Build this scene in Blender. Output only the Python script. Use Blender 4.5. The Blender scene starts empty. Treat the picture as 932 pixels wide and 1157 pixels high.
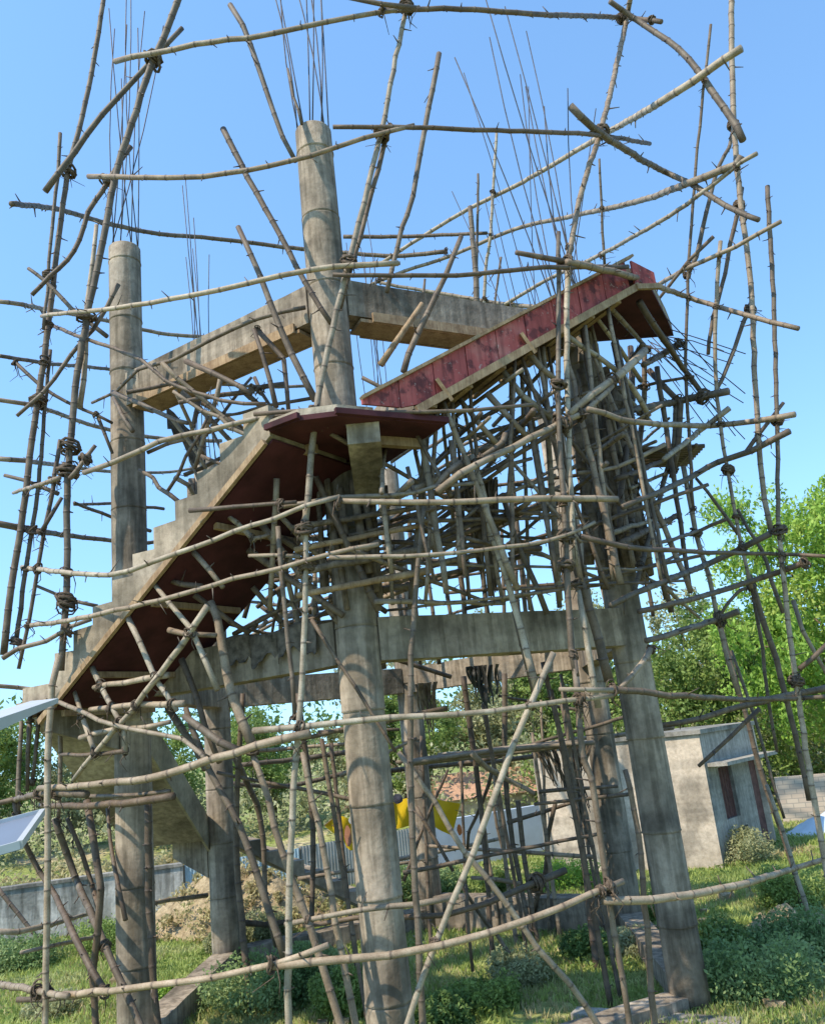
import bpy, bmesh, math, random
import numpy as np
from mathutils import Vector, Matrix, noise
random.seed(7); rng=np.random.default_rng(7)
S=bpy.context.scene; COL=S.collection
# ------------------------------------------------------------------ camera
FPX=940.0; IW,IH=932.0,1157.0
PITCH=0.2618; ROLL=-0.108; CH=3.5
cp,sp=math.cos(PITCH),math.sin(PITCH); cr,sr=math.cos(ROLL),math.sin(ROLL)
FW=Vector((0,cp,sp)); UP0=Vector((0,-sp,cp)); RT0=Vector((1,0,0))
RT=cr*RT0+sr*UP0; UP=-sr*RT0+cr*UP0
EYE=Vector((0,0,CH))
cam=bpy.data.objects.new('camera',bpy.data.cameras.new('camera')); COL.objects.link(cam)
M=Matrix((RT,UP,-FW)).transposed().to_4x4(); M.translation=EYE
cam.matrix_world=M
cam.data.sensor_fit='HORIZONTAL'; cam.data.sensor_width=36; cam.data.lens=36*FPX/IW
cam.data.clip_start=0.05; cam.data.clip_end=3000
S.camera=cam
# ------------------------------------------------------------------ sky and sun
SUN_EL=math.radians(50); SUN_DIR=Vector((-0.80,-0.60,0)).normalized()
W=bpy.data.worlds.new('World'); S.world=W; W.use_nodes=True
nt=W.node_tree; bg=nt.nodes['Background']
sky=nt.nodes.new('ShaderNodeTexSky'); sky.sky_type='NISHITA'; sky.sun_disc=False
sky.sun_elevation=SUN_EL; sky.sun_rotation=math.atan2(SUN_DIR.x,SUN_DIR.y)
sky.air_density=1.5; sky.dust_density=0.3; sky.ozone_density=7.0
_tc=nt.nodes.new('ShaderNodeTexCoord'); _va=nt.nodes.new('ShaderNodeVectorMath'); _va.operation='ADD'; _va.inputs[1].default_value=(0,0,0.16)
_vn=nt.nodes.new('ShaderNodeVectorMath'); _vn.operation='NORMALIZE'; nt.links.new(_tc.outputs['Generated'],_va.inputs[0]); nt.links.new(_va.outputs[0],_vn.inputs[0]); nt.links.new(_vn.outputs[0],sky.inputs[0])
_g=nt.nodes.new('ShaderNodeMix'); _g.data_type='RGBA'; _g.blend_type='MULTIPLY'; _g.inputs[0].default_value=1; _g.inputs[7].default_value=(0.96,1.04,1.01,1)
nt.links.new(sky.outputs[0],_g.inputs[6]); nt.links.new(_g.outputs[2],bg.inputs[0]); bg.inputs[1].default_value=0.15
sl=bpy.data.lights.new('sun','SUN'); sl.energy=2.9; sl.angle=math.radians(0.5); sl.color=(1,0.89,0.72)
so=bpy.data.objects.new('sun',sl); COL.objects.link(so)
sd=Vector((SUN_DIR.x*math.cos(SUN_EL),SUN_DIR.y*math.cos(SUN_EL),math.sin(SUN_EL)))
so.rotation_euler=sd.to_track_quat('Z','Y').to_euler(); so.location=(-30,-30,40)
S.view_settings.view_transform='Standard'; S.view_settings.look='None'
S.view_settings.exposure=1.08; S.view_settings.gamma=1.0
S.render.engine='CYCLES'
# ------------------------------------------------------------------ materials
def mat(name,rough=0.8,spec=0.3):
    m=bpy.data.materials.new(name); m.use_nodes=True
    b=m.node_tree.nodes['Principled BSDF']
    b.inputs['Roughness'].default_value=rough; b.inputs['Specular IOR Level'].default_value=spec
    return m,m.node_tree,b
def ramp(t,fac,stops):
    r=t.nodes.new('ShaderNodeValToRGB'); e=r.color_ramp.elements
    while len(e)<len(stops): e.new(0.5)
    for i,(p,c) in enumerate(stops): e[i].position=p; e[i].color=(c[0],c[1],c[2],1)
    t.links.new(fac,r.inputs[0]); return r.outputs[0]
def nz(t,scale,detail=4,vec=None,rough=0.6):
    n=t.nodes.new('ShaderNodeTexNoise'); n.inputs['Scale'].default_value=scale
    n.inputs['Detail'].default_value=detail; n.inputs['Roughness'].default_value=rough
    if vec is not None: t.links.new(vec,n.inputs['Vector'])
    return n.outputs['Fac']
def coord(t,kind='Object',scale=(1,1,1),off=None):
    c=t.nodes.new('ShaderNodeTexCoord'); mp=t.nodes.new('ShaderNodeMapping')
    mp.inputs['Scale'].default_value=scale; t.links.new(c.outputs[kind],mp.inputs[0]); return mp.outputs[0]
def wpos(t,scale=(1,1,1)):
    g=t.nodes.new('ShaderNodeNewGeometry'); mp=t.nodes.new('ShaderNodeMapping')
    mp.inputs['Scale'].default_value=scale; t.links.new(g.outputs['Position'],mp.inputs[0]); return mp.outputs[0]
def mix(t,a,b,fac,mode='MIX'):
    m=t.nodes.new('ShaderNodeMix'); m.data_type='RGBA'; m.blend_type=mode
    def s(sock,v):
        if isinstance(v,(tuple,list)): sock.default_value=(v[0],v[1],v[2],1)
        elif isinstance(v,(int,float)): sock.default_value=v
        else: t.links.new(v,sock)
    s(m.inputs[6],a); s(m.inputs[7],b); s(m.inputs[0],fac); return m.outputs[2]
def bump(t,b,h,strength=0.3,dist=0.02):
    n=t.nodes.new('ShaderNodeBump'); n.inputs['Strength'].default_value=strength; n.inputs['Distance'].default_value=dist
    t.links.new(h,n.inputs['Height']); t.links.new(n.outputs[0],b.inputs['Normal'])
def oinfo(t): 
    o=t.nodes.new('ShaderNodeObjectInfo'); return o.outputs['Random']

def bamboo_mat(name,c1,c2,c3):
    m,t,b=mat(name,0.62,0.35)
    v=wpos(t); n=nz(t,5,5,v); n2=nz(t,60,3,v)
    base=ramp(t,n,[(0.3,c1),(0.55,c2),(0.75,c3)])
    tint=ramp(t,oinfo(t),[(0,(0.62,0.56,0.50)),(0.35,(0.95,0.84,0.72)),(0.7,(1.05,1.02,0.95)),(1,(0.8,0.8,0.76))])
    base=mix(t,base,tint,0.85,'MULTIPLY')
    a=t.nodes.new('ShaderNodeAttribute'); a.attribute_name='node'
    base=mix(t,base,(0.07,0.05,0.04),a.outputs['Fac'])
    sp_=ramp(t,n2,[(0.35,(0.6,0.55,0.5)),(0.5,(1,1,1))]); base=mix(t,base,sp_,0.6,'MULTIPLY')
    t.links.new(base,b.inputs['Base Color']); bump(t,b,n2,0.35,0.006); return m
BAM=bamboo_mat('dry_bamboo',(0.15,0.115,0.085),(0.275,0.225,0.17),(0.385,0.335,0.27))
BAMP=bamboo_mat('pale_bamboo',(0.22,0.175,0.125),(0.36,0.305,0.235),(0.46,0.41,0.34))
BAMD=bamboo_mat('weathered_backlit_bamboo',(0.075,0.056,0.04),(0.145,0.112,0.082),(0.22,0.18,0.14))  # weathered tone; back-lit poles also get their darkness from this colour
def wood_mat(name,c1,c2,rough=0.8):
    m,t,b=mat(name,rough,0.2); v=coord(t,'Object',(3,3,3)); n=nz(t,2.5,6,v)
    v2=coord(t,'Object',(25,25,2)); n2=nz(t,2,4,v2)
    c=mix(t,ramp(t,n,[(0.3,c1),(0.7,c2)]),ramp(t,n2,[(0.3,(0.55,0.5,0.45)),(0.6,(1,1,1))]),0.7,'MULTIPLY')
    t.links.new(c,b.inputs['Base Color']); bump(t,b,n2,0.4,0.01); return m
TIMBER=wood_mat('timber',(0.22,0.14,0.08),(0.42,0.30,0.18))
BARK=wood_mat('bark',(0.07,0.052,0.038),(0.26,0.2,0.14),0.9)
def concrete(name,c1,c2,c3,streak=0.6):
    m,t,b=mat(name,0.9,0.2); v=wpos(t); n=nz(t,1.3,6,v); n2=nz(t,14,5,v); 
    vs=wpos(t,(6,6,0.5)); n3=nz(t,1.6,5,vs)
    c=ramp(t,n,[(0.3,c1),(0.5,c2),(0.72,c3)])
    c=mix(t,c,ramp(t,n2,[(0.3,(0.68,0.66,0.64)),(0.6,(1.06,1.05,1.04))]),0.7,'MULTIPLY')
    c=mix(t,c,ramp(t,n3,[(0.42,(0.5,0.5,0.48)),(0.56,(1,1,1))]),streak,'MULTIPLY')
    v4=wpos(t,(0.9,0.9,0.7)); n4=nz(t,1.1,3,v4)
    c=mix(t,c,ramp(t,n4,[(0.40,(0.42,0.43,0.43)),(0.5,(1,1,1))]),0.7,'MULTIPLY')
    c=mix(t,c,ramp(t,nz(t,1.0,3,wpos(t,(0.12,0.12,1.15))),[(0.38,(0.62,0.62,0.62)),(0.44,(0.9,0.9,0.88)),(0.52,(0.78,0.77,0.74)),(0.58,(1.08,1.06,1.02))]),0.8,'MULTIPLY')
    t.links.new(c,b.inputs['Base Color'])
    mm=t.nodes.new('ShaderNodeMath'); mm.operation='ADD'; t.links.new(n2,mm.inputs[0]); t.links.new(n3,mm.inputs[1])
    bump(t,b,mm.outputs[0],0.5,0.02); return m
CONC=concrete('bare_concrete',(0.215,0.17,0.13),(0.35,0.29,0.225),(0.47,0.40,0.32),0.75)
CONCS=concrete('stair_concrete',(0.27,0.22,0.165),(0.37,0.31,0.24),(0.47,0.405,0.32),0.5)
PLAST=concrete('plaster',(0.50,0.42,0.33),(0.60,0.51,0.41),(0.66,0.57,0.47),0.12)
PLASTG=concrete('grey_shade_plaster',(0.30,0.28,0.25),(0.38,0.36,0.32),(0.45,0.42,0.38),0.5)  # plain grey parts, and the painted shade of one house wall
WHITEW=concrete('whitewash',(0.40,0.40,0.37),(0.52,0.51,0.48),(0.62,0.61,0.58),0.8)
BEIGE=concrete('beige_soffit',(0.36,0.31,0.22),(0.42,0.37,0.27),(0.48,0.42,0.31),0.15)
def flat(name,c,rough=0.7,spec=0.3,metal=0,var=0.25,sc=6):
    m,t,b=mat(name,rough,spec); b.inputs['Metallic'].default_value=metal
    n=nz(t,sc,5,coord(t,'Object')); lo=tuple(x*(1-var) for x in c); hi=tuple(min(1,x*(1+var)) for x in c)
    t.links.new(ramp(t,n,[(0.3,lo),(0.7,hi)]),b.inputs['Base Color']); return m
def red_mat():
    m,t,b=mat('red_shuttering',0.65,0.3); v=wpos(t); n=nz(t,6,6,v); n2=nz(t,2,3,v); n3=nz(t,1.2,5,wpos(t,(14,14,1.0)))
    c=ramp(t,n2,[(0.3,(0.28,0.052,0.045)),(0.55,(0.40,0.09,0.075)),(0.72,(0.47,0.19,0.15))])
    c=mix(t,c,(0.15,0.035,0.032),ramp(t,n,[(0.53,(0,0,0)),(0.62,(1,1,1))]))
    c=mix(t,c,(0.45,0.36,0.31),ramp(t,nz(t,22,4,v),[(0.62,(0,0,0)),(0.70,(.7,.7,.7))]))
    c=mix(t,c,ramp(t,n3,[(0.35,(0.45,0.4,0.4)),(0.55,(1,1,1))]),0.8,'MULTIPLY')
    t.links.new(c,b.inputs['Base Color']); bump(t,b,n3,0.4,0.01); return m
RED=red_mat()
MAROON=flat('maroon_ply',(0.055,0.016,0.019),0.75,0.2,0,0.6,2)
REBAR=flat('rebar_steel',(0.07,0.065,0.07),0.6,0.4,0.5,0.4,20)
ROPE=flat('coir_rope',(0.10,0.075,0.055),0.95,0.1,0,0.6,30)
ROPEL=flat('pale_rope',(0.24,0.18,0.12),0.95,0.1,0,0.5,30)
PLASTIC=flat('black_sheet',(0.022,0.022,0.022),0.55,0.4,0,0.5,5)
SACK=flat('hessian',(0.12,0.10,0.08),0.95,0.1,0,0.7,9)
WMETAL=flat('white_metal',(0.42,0.43,0.42),0.5,0.4,0,0.06,4)
DOORB=flat('brown_door',(0.13,0.06,0.05),0.7,0.3,0,0.4,8)
DARK=flat('opening_shade',(0.03,0.03,0.028),0.9,0.1)
TARPW=flat('pale_tarp',(0.55,0.60,0.66),0.5,0.4,0,0.15,2)
TILE=flat('clay_roof',(0.42,0.25,0.16),0.85,0.2,0,0.25,7)
def leaf_mat(name,c1,c2,c3):
    m,t,b=mat(name,0.55,0.3); n=nz(t,0.9,3,wpos(t)); n2=nz(t,9,2,wpos(t))
    c=ramp(t,n,[(0.3,c1),(0.5,c2),(0.72,c3)])
    c=mix(t,c,ramp(t,n2,[(0.3,(0.6,0.65,0.55)),(0.65,(1.25,1.2,1.1))]),0.8,'MULTIPLY')
    t.links.new(c,b.inputs['Base Color'])
    tr=t.nodes.new('ShaderNodeBsdfTranslucent'); ms=t.nodes.new('ShaderNodeMixShader'); ms.inputs[0].default_value=0.4
    t.links.new(c,tr.inputs[0]); t.links.new(b.outputs[0],ms.inputs[1]); t.links.new(tr.outputs[0],ms.inputs[2])
    t.links.new(ms.outputs[0],t.nodes['Material Output'].inputs[0]); return m
LEAF=leaf_mat('leaf_green',(0.125,0.186,0.056),(0.227,0.315,0.083),(0.362,0.445,0.138))
LEAFB=leaf_mat('leaf_bright',(0.159,0.278,0.042),(0.296,0.463,0.083),(0.453,0.500,0.138))
LEAFP=leaf_mat('leaf_pale',(0.227,0.242,0.125),(0.362,0.371,0.196),(0.500,0.500,0.334))
LEAFS=leaf_mat('leaf_shrub',(0.126,0.208,0.078),(0.232,0.328,0.130),(0.358,0.432,0.208))
LEAFD=leaf_mat('leaf_dark',(0.067,0.120,0.042),(0.125,0.205,0.061),(0.205,0.297,0.097))
GRASSM=leaf_mat('grass_blade',(0.216,0.293,0.088),(0.358,0.431,0.132),(0.500,0.500,0.266))
DRYM=leaf_mat('dry_grass',(0.351,0.297,0.149),(0.486,0.419,0.230),(0.297,0.324,0.121))
def ground_mat():
    m,t,b=mat('earth_and_grass',0.95,0.1); v=wpos(t); n=nz(t,0.35,6,v); n2=nz(t,6,6,v); 
    c=ramp(t,n,[(0.36,(0.44,0.37,0.24)),(0.46,(0.27,0.30,0.11)),(0.55,(0.24,0.30,0.09)),(0.64,(0.45,0.39,0.25))])
    c=mix(t,c,ramp(t,n2,[(0.3,(0.5,0.5,0.45)),(0.65,(1.2,1.15,1.05))]),0.8,'MULTIPLY')
    t.links.new(c,b.inputs['Base Color']); bump(t,b,n2,0.8,0.08); return m
GROUND=ground_mat()
def dirt_mat():
    m,t,b=mat('dry_soil',0.95,0.1); v=wpos(t); n=nz(t,3,6,v); n2=nz(t,14,5,v)
    c=ramp(t,n,[(0.35,(0.24,0.18,0.11)),(0.6,(0.42,0.33,0.21))])
    c=mix(t,c,ramp(t,n2,[(0.3,(0.55,0.55,0.5)),(0.6,(1.1,1.1,1.05))]),0.8,'MULTIPLY')
    t.links.new(c,b.inputs['Base Color']); bump(t,b,n2,0.8,0.08); return m
DIRT=dirt_mat()
# ------------------------------------------------------------------ object helpers
def link(o): COL.objects.link(o); return o
def tag(o,label=None,cat=None,group=None,kind=None):
    if label: o['label']=label
    if cat: o['category']=cat
    if group: o['group']=group
    if kind: o['kind']=kind
    return o
def empty(name,loc,label,cat,group=None):
    o=link(bpy.data.objects.new(name,None)); o.location=loc; o.empty_display_size=0.2
    return tag(o,label,cat,group)
class MB:
    def __init__(s): s.v=[];s.f=[];s.n=[]
    def add(s,vs,fs,n=None):
        k=len(s.v); s.v+= [tuple(p) for p in vs]; s.f+=[tuple(i+k for i in f) for f in fs]; s.n+= n if n else [0.0]*len(vs)
    def prism(s,poly,z0,z1):  # polygon in plan, vertical extrusion; z may be list
        n=len(poly); z0=[z0]*n if not hasattr(z0,'__len__') else z0; z1=[z1]*n if not hasattr(z1,'__len__') else z1
        vs=[(p[0],p[1],a) for p,a in zip(poly,z0)]+[(p[0],p[1],a) for p,a in zip(poly,z1)]
        fs=[tuple(range(n))[::-1],tuple(range(n,2*n))]+[(i,(i+1)%n,n+(i+1)%n,n+i) for i in range(n)]
        s.add(vs,fs)
    def box(s,c,size,rot=None):
        x,y,z=[a/2 for a in size]; vs=[Vector((i*x,j*y,k*z)) for k in(-1,1) for j in(-1,1) for i in(-1,1)]
        if rot is not None: vs=[rot@p for p in vs]
        c=Vector(c); s.add([c+p for p in vs],[(0,2,3,1),(4,5,7,6),(0,1,5,4),(2,6,7,3),(0,4,6,2),(1,3,7,5)])
    def bar(s,a,b,w,h,up=Vector((0,0,1))):  # rectangular bar a->b
        a=Vector(a);b=Vector(b); d=(b-a); L=d.length; d.normalize(); x=d.cross(up)
        if x.length<1e-4: x=d.cross(Vector((1,0,0)))
        x.normalize(); u=x.cross(d); vs=[]
        for q in (a,b):
            for i,j in((-1,-1),(1,-1),(1,1),(-1,1)): vs.append(q+x*(i*w/2)+u*(j*h/2))
        s.add(vs,[(3,2,1,0),(4,5,6,7),(0,1,5,4),(1,2,6,5),(2,3,7,6),(3,0,4,7)])
    def tube(s,pts,rad,n=8,cap=True,node=None):
        pts=[Vector(p) for p in pts]; m=len(pts)
        if not hasattr(rad,'__len__'): rad=[rad]*m
        t0=(pts[1]-pts[0]).normalized(); ref=Vector((0,0,1)) if abs(t0.z)<0.9 else Vector((1,0,0))
        x=t0.cross(ref).normalized(); vs=[];nn=[]
        for i,p in enumerate(pts):
            t=(pts[min(i+1,m-1)]-pts[max(i-1,0)]); 
            if t.length<1e-6: t=t0
            t=t.normalized(); x=(x-t*x.dot(t)).normalized(); y=t.cross(x)
            for k in range(n):
                a=2*math.pi*k/n; vs.append(p+(x*math.cos(a)+y*math.sin(a))*rad[i]); nn.append(node[i] if node else 0.0)
        fs=[(i*n+k,i*n+(k+1)%n,(i+1)*n+(k+1)%n,(i+1)*n+k) for i in range(m-1) for k in range(n)]
        if cap: fs+= [tuple(range(n))[::-1],tuple(range((m-1)*n,m*n))]
        s.add(vs,fs,nn)
    def build(s,name,m,parent=None,smooth=False,origin=None):
        me=bpy.data.meshes.new(name); o=Vector(origin) if origin is not None else Vector((0,0,0))
        if parent is not None and origin is None: o=parent.matrix_world.translation if parent.type!='EMPTY' else parent.location
        base=Vector(s.root) if hasattr(s,'root') else Vector((0,0,0))
        me.from_pydata([Vector(v)-o for v in s.v],[],s.f); me.materials.append(m)
        if any(s.n):
            a=me.attributes.new('node','FLOAT','POINT'); a.data.foreach_set('value',s.n)
        if smooth: me.polygons.foreach_set('use_smooth',[True]*len(me.polygons))
        ob=link(bpy.data.objects.new(name,me))
        if parent is not None: ob.parent=parent; ob.location=o-world_of(parent)
        else: ob.location=o
        return ob
def world_of(o):
    p=Vector((0,0,0))
    while o is not None: p=p+Vector(o.location); o=o.parent
    return p
def part(mb,name,m,parent,smooth=False): return mb.build(name,m,parent,smooth,origin=world_of(parent))
# ------------------------------------------------------------------ geometry of the place
CX,CY=-0.6217,13.3586; R=3.9146; PH=-2.262; CR=0.24
def polar(a,r,z=0): a=math.radians(a); return Vector((CX+r*math.cos(a),CY+r*math.sin(a),z))
ANG={k:-90+PH+60*i for i,k in enumerate('BCFDEA')}
COLP={k:polar(a,R) for k,a in ANG.items()}
def T(mid,off,t,z=0):  # point off metres outward from an edge of the hexagon, t metres along it
    a=math.radians(mid); return Vector((CX+off*math.cos(a)-t*math.sin(a),CY+off*math.sin(a)+t*math.cos(a),z))
AB,BC,CF,FD,DE,EA=-122.26,-62.26,-2.26,57.74,117.74,177.74
def ray(x,y): return (FW+RT*((x-IW/2)/FPX)-UP*((y-IH/2)/FPX))
def at(x,y,Y): d=ray(x,y); return EYE+d*(Y/d.y)
def cyl(x,y,r,s):
    d=ray(x,y); ox,oy=-CX,-CY; a=d.x*d.x+d.y*d.y; b=ox*d.x+oy*d.y; c=ox*ox+oy*oy-r*r; D=b*b-a*c
    t=-b/a if D<0 else (-b-s*math.sqrt(D))/a
    return EYE+d*t
def pt(x,y,mode):
    k=mode[0]; v=mode[1:]
    if k=='f': return cyl(x,y,float(v or 5.2),1)
    if k=='b': return cyl(x,y,float(v or 5.2),-1)
    if k=='y': return at(x,y,float(v))
# ------------------------------------------------------------------ ground
def gz(x,y):
    h=0.12*noise.noise(Vector((x*0.25,y*0.25,0)))+0.05*noise.noise(Vector((x,y,3)))
    w=20+0.35*(x+10)+1.5
    if y>w: h+=min(1.0,(y-w)*0.12)
    return h
mb=MB()
xs=sorted(set([round(v,3) for v in np.concatenate([np.linspace(-22,22,111),np.linspace(-600,600,31)])]))
ys=sorted(set([round(v,3) for v in np.concatenate([np.linspace(-4,45,124),np.linspace(-100,900,26)])]))
vs=[(x,y,gz(x,y) if abs(x)<30 and y<60 else (1.0 if y>30 else 0.0)) for y in ys for x in xs]; nx=len(xs)
mb.add(vs,[(j*nx+i,j*nx+i+1,(j+1)*nx+i+1,(j+1)*nx+i) for j in range(len(ys)-1) for i in range(nx-1)])
tag(mb.build('ground',GROUND,smooth=True),kind='structure')
# ------------------------------------------------------------------ concrete frame of the tank
frame=empty('concrete_tower',(CX,CY,0),'unfinished grey concrete tower frame of six round columns with stairs winding round it','tower')
TOPZ={'B':11.44,'A':11.4,'C':9.0,'F':9.2,'E':9.1,'D':9.1}
def rebars(parent,c,z0,n,h0,h1,spread,lean=(0,0),seed=1):
    rr=random.Random(seed)
    for i in range(n):
        a=2*math.pi*i/n+rr.uniform(-.2,.2); p=Vector((c.x+0.21*math.cos(a),c.y+0.21*math.sin(a),z0)); h=rr.uniform(h0,h1)
        dx=rr.gauss(0,spread)+lean[0]; dy=rr.gauss(0,spread)+lean[1]; cv=rr.uniform(-.1,.1)
        m=MB(); q=[p+Vector((dx*t+cv*math.sin(3*t),dy*t,h*t)) for t in (0,.25,.5,.75,1)]
        m.tube(q,0.0095 if h>2.4 else 0.011,5); part(m,'rebar',REBAR,parent,True)
for k,c in COLP.items():
    m=MB(); z=-0.3; pts=[];rad=[];nodes=[]
    zt=TOPZ[k]; jr=random.Random(ord(k)); nextj=0.9+jr.random()*0.4; joints=[]
    while nextj<zt-0.2: joints.append(nextj); nextj+=jr.uniform(0.85,1.15)
    pts=[(c.x,c.y,-0.3)]; rad=[CR]
    for j in joints:
        off=jr.uniform(-0.008,0.008)
        for dz,r in((-0.03,CR+off),(-0.012,CR+off),(0.0,CR-0.012),(0.006,CR+0.010),(0.03,CR+0.002)): pts.append((c.x,c.y,j+dz)); rad.append(r)
    pts+=[(c.x,c.y,zt-0.02),(c.x,c.y,zt)]; rad+=[CR,CR-0.015]
    m.tube(pts,rad,40,node=None)
    co=part(m,'column',CONC,frame,True)
    for p in co.data.polygons:
        if len(p.vertices)>4: p.use_smooth=False
    if k=='B': rebars(co,c,zt-.05,9,2.6,4.2,0.16,(-.05,0),11)
    if k=='A': rebars(co,c,zt-.05,9,3.2,6.2,0.3,(.05,0),12)
    if k=='E': rebars(co,c,zt-.05,7,4.8,6.6,0.28,(-.1,0),13)
    if k=='C': rebars(co,c,zt-.05,11,2.4,7.0,0.55,(-.25,0),14)
    if k=='F': rebars(co,c,zt-.05,8,3.5,7.5,0.8,(-.4,0),15)
    if k=='D': rebars(co,c,zt-.05,7,4.5,7.0,0.3,(0,0),16)
order='BCFDEA'
def beam(k1,k2,z0,z1,w,name='beam',m_=CONC,ins=0.2):
    a=COLP[k1].copy();b=COLP[k2].copy(); d=(b-a).normalized(); n=Vector((-d.y,d.x,0))*w/2
    a+=d*ins;b-=d*ins; mm=MB(); seg=10; 
    vs=[];fs=[]
    for i in range(seg+1):
        p=a.lerp(b,i/seg); e=[random.uniform(-.006,.006) for _ in range(4)]
        vs+=[p-n+Vector((0,0,z0+e[0])),p+n+Vector((0,0,z0+e[1])),p+n+Vector((0,0,z1+e[2])),p-n+Vector((0,0,z1+e[3]))]
    for i in range(seg):
        for j in range(4): fs.append((i*4+j,i*4+(j+1)%4,(i+1)*4+(j+1)%4,(i+1)*4+j))
    fs+=[(3,2,1,0),(seg*4,seg*4+1,seg*4+2,seg*4+3)]
    mm.add(vs,fs); return part(mm,name,m_,frame)
for i in range(6): beam(order[i],order[(i+1)%6],4.35,4.84,0.34)
beam('A','B',8.60,9.12,0.36); beam('B','C',8.64,9.13,0.36)
for i in range(6):
    if order[i]=='B': continue
    beam(order[i],order[(i+1)%6],-0.2,0.55 if order[i]=='F' else 0.34,0.38,'plinth_beam')
beam('B','C',-0.2,0.2,0.38,'plinth_beam')
# stairs
def stair(mid,ta,tb,za,zb,o0=3.62,o1=4.9,n=11,waist=0.26,name='stair_flight',m_=CONCS):
    """soffit rises from za at ta to zb at tb"""
    m=MB(); st=(tb-ta)/n; sl=(zb-za)/n; low=[];top=[]
    for i in range(n+1): low.append((ta+st*i,za+sl*i))
    for i in range(n):
        zt=za+sl*(i+1)+waist; top+=[(ta+st*i,zt),(ta+st*(i+1),zt)]
    prof=low+top[::-1]; N=len(prof)
    jr=random.Random(5)
    vs=[T(mid,o1,t,z+ (jr.uniform(-.012,.012))) for t,z in prof]+[T(mid,o0,t,z) for t,z in prof]
    nl=len(low); fs=[]
    # side faces by vertical strips
    def top_at(i,side): return nl+ (2*n-1-(2*i+side))
    for base in (0,N):
        for i in range(n):
            q=(base+i,base+i+1,base+top_at(i,1),base+top_at(i,0)); fs.append(q if base==0 else q[::-1])
    fs+=[(i,(i+1)%N,N+(i+1)%N,N+i)[::-1] for i in range(N)]
    m.add(vs,fs); return part(m,name,m_,frame)
stair(AB,-1.45,2.2,4.30,6.62,n=10,waist=0.36)
stair(BC,-1.72,1.5,6.832,8.72,n=10,waist=0.2)
stair(DE,-1.5,1.95,0.02,2.12,n=9,waist=0.1)
stair(EA,-1.6,1.75,2.15,4.25,n=10)
m=MB(); q=[T(EA,o,t,2.15+2.1*(t+1.6)/3.35+dz) for o in (3.57,3.61) for t,dz in((-2.0,-.06),(1.75,-.02),(1.75,.52),(-2.0,.5))]
m.add(q,[(3,2,1,0),(4,5,6,7),(0,1,5,4),(1,2,6,5),(2,3,7,6),(3,0,4,7)]); part(m,'stair_side',BEIGE,frame)
def slab(pts,z0,z1,name='landing',m_=CONCS,parent=frame): m=MB(); m.prism([(p.x,p.y) for p in pts],z0,z1); return part(m,name,m_,parent)
landB=[T(AB,4.9,2.2),T(AB,4.9,2.6),T(BC,4.9,-2.6),T(BC,4.9,-2.2),T(BC,3.5,-1.9),T(AB,3.5,1.9)]
slab(landB,6.72,6.8)
landA=[T(AB,3.55,-1.45),T(EA,3.55,1.75),T(EA,4.9,1.75),T(EA,4.9,2.0),T(AB,4.9,-2.1),T(AB,4.9,-1.45)]
slab(landA,4.36,4.56)
landC=[T(BC,4.9,1.5),T(BC,4.9,2.02),T(CF,4.7,-2.1),T(CF,4.9,-1.6),T(CF,3.55,-1.75),T(BC,3.55,1.75)]
slab(landC,8.95,9.12)
landE=[T(DE,4.9,1.95),T(DE,4.9,2.6),T(EA,4.9,-2.6),T(EA,4.9,-1.6),T(EA,3.5,-1.8),T(DE,3.5,1.95)]
slab(landE,2.13,2.3,m_=BEIGE)
# cantilever brackets
for k,z,h,L in (('B',6.36,0.34,5.32),('A',3.98,0.36,5.0),('E',1.76,0.36,5.0)):
    a=ANG[k]+(4.5 if k=='B' else 0); m=MB(); p0=polar(a,R+0.2); p1=polar(a,L); d=(p1-p0).normalized(); n=Vector((-d.y,d.x,0))*0.17
    m.add([p0-n+Vector((0,0,z-0.25)),p0+n+Vector((0,0,z-0.25)),p0+n+Vector((0,0,z+h)),p0-n+Vector((0,0,z+h)),
           p1-n+Vector((0,0,z+.08)),p1+n+Vector((0,0,z+.08)),p1+n+Vector((0,0,z+h)),p1-n+Vector((0,0,z+h))],
          [(3,2,1,0),(4,5,6,7),(0,1,5,4),(1,2,6,5),(2,3,7,6),(3,0,4,7)]); part(m,'bracket',CONC,frame)
# dowel bars fanning out of the top landing
rr=random.Random(3)
for i in range(13):
    p0=T(CF,4.6,-2.2+rr.uniform(0,1.3),8.9+rr.uniform(0,.15)); q=at(rr.uniform(790,850),rr.uniform(395,500),p0.y+rr.uniform(-.6,.6))
    m=MB(); mid=(p0+q)/2+Vector((0,0,rr.uniform(0,.12))); m.tube([p0,mid,q],0.008,5); part(m,'rebar',REBAR,frame,True)
# ------------------------------------------------------------------ formwork
fw=empty('stair_formwork',T(BC,4.9,0,7.5),'faded red board formwork nailed along the outer side of the upper stair flight','formwork')
def linez(t,ta=-2.2,tb=1.5,za=6.55,zb=8.72): return za+(zb-za)*(t-ta)/(tb-ta)
m=MB()
nseg=9
for i in range(nseg):
    t0=-2.35+i*(3.95/nseg)+0.007; t1=-2.35+(i+1)*(3.95/nseg)-0.007; o=4.93+random.uniform(0,.008)
    e=random.uniform(-.012,.012)
    q=[T(BC,oo,t,linez(t)+dz) for oo in (o,o+0.03) for t,dz in((t0,max(-0.06,6.80-linez(t0))),(t1,max(-0.06,6.80-linez(t1))),(t1,0.38+e),(t0,0.38+e))]
    m.add(q,[(3,2,1,0),(4,5,6,7),(0,1,5,4),(1,2,6,5),(2,3,7,6),(3,0,4,7)])
part(m,'side_board',RED,fw)
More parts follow.
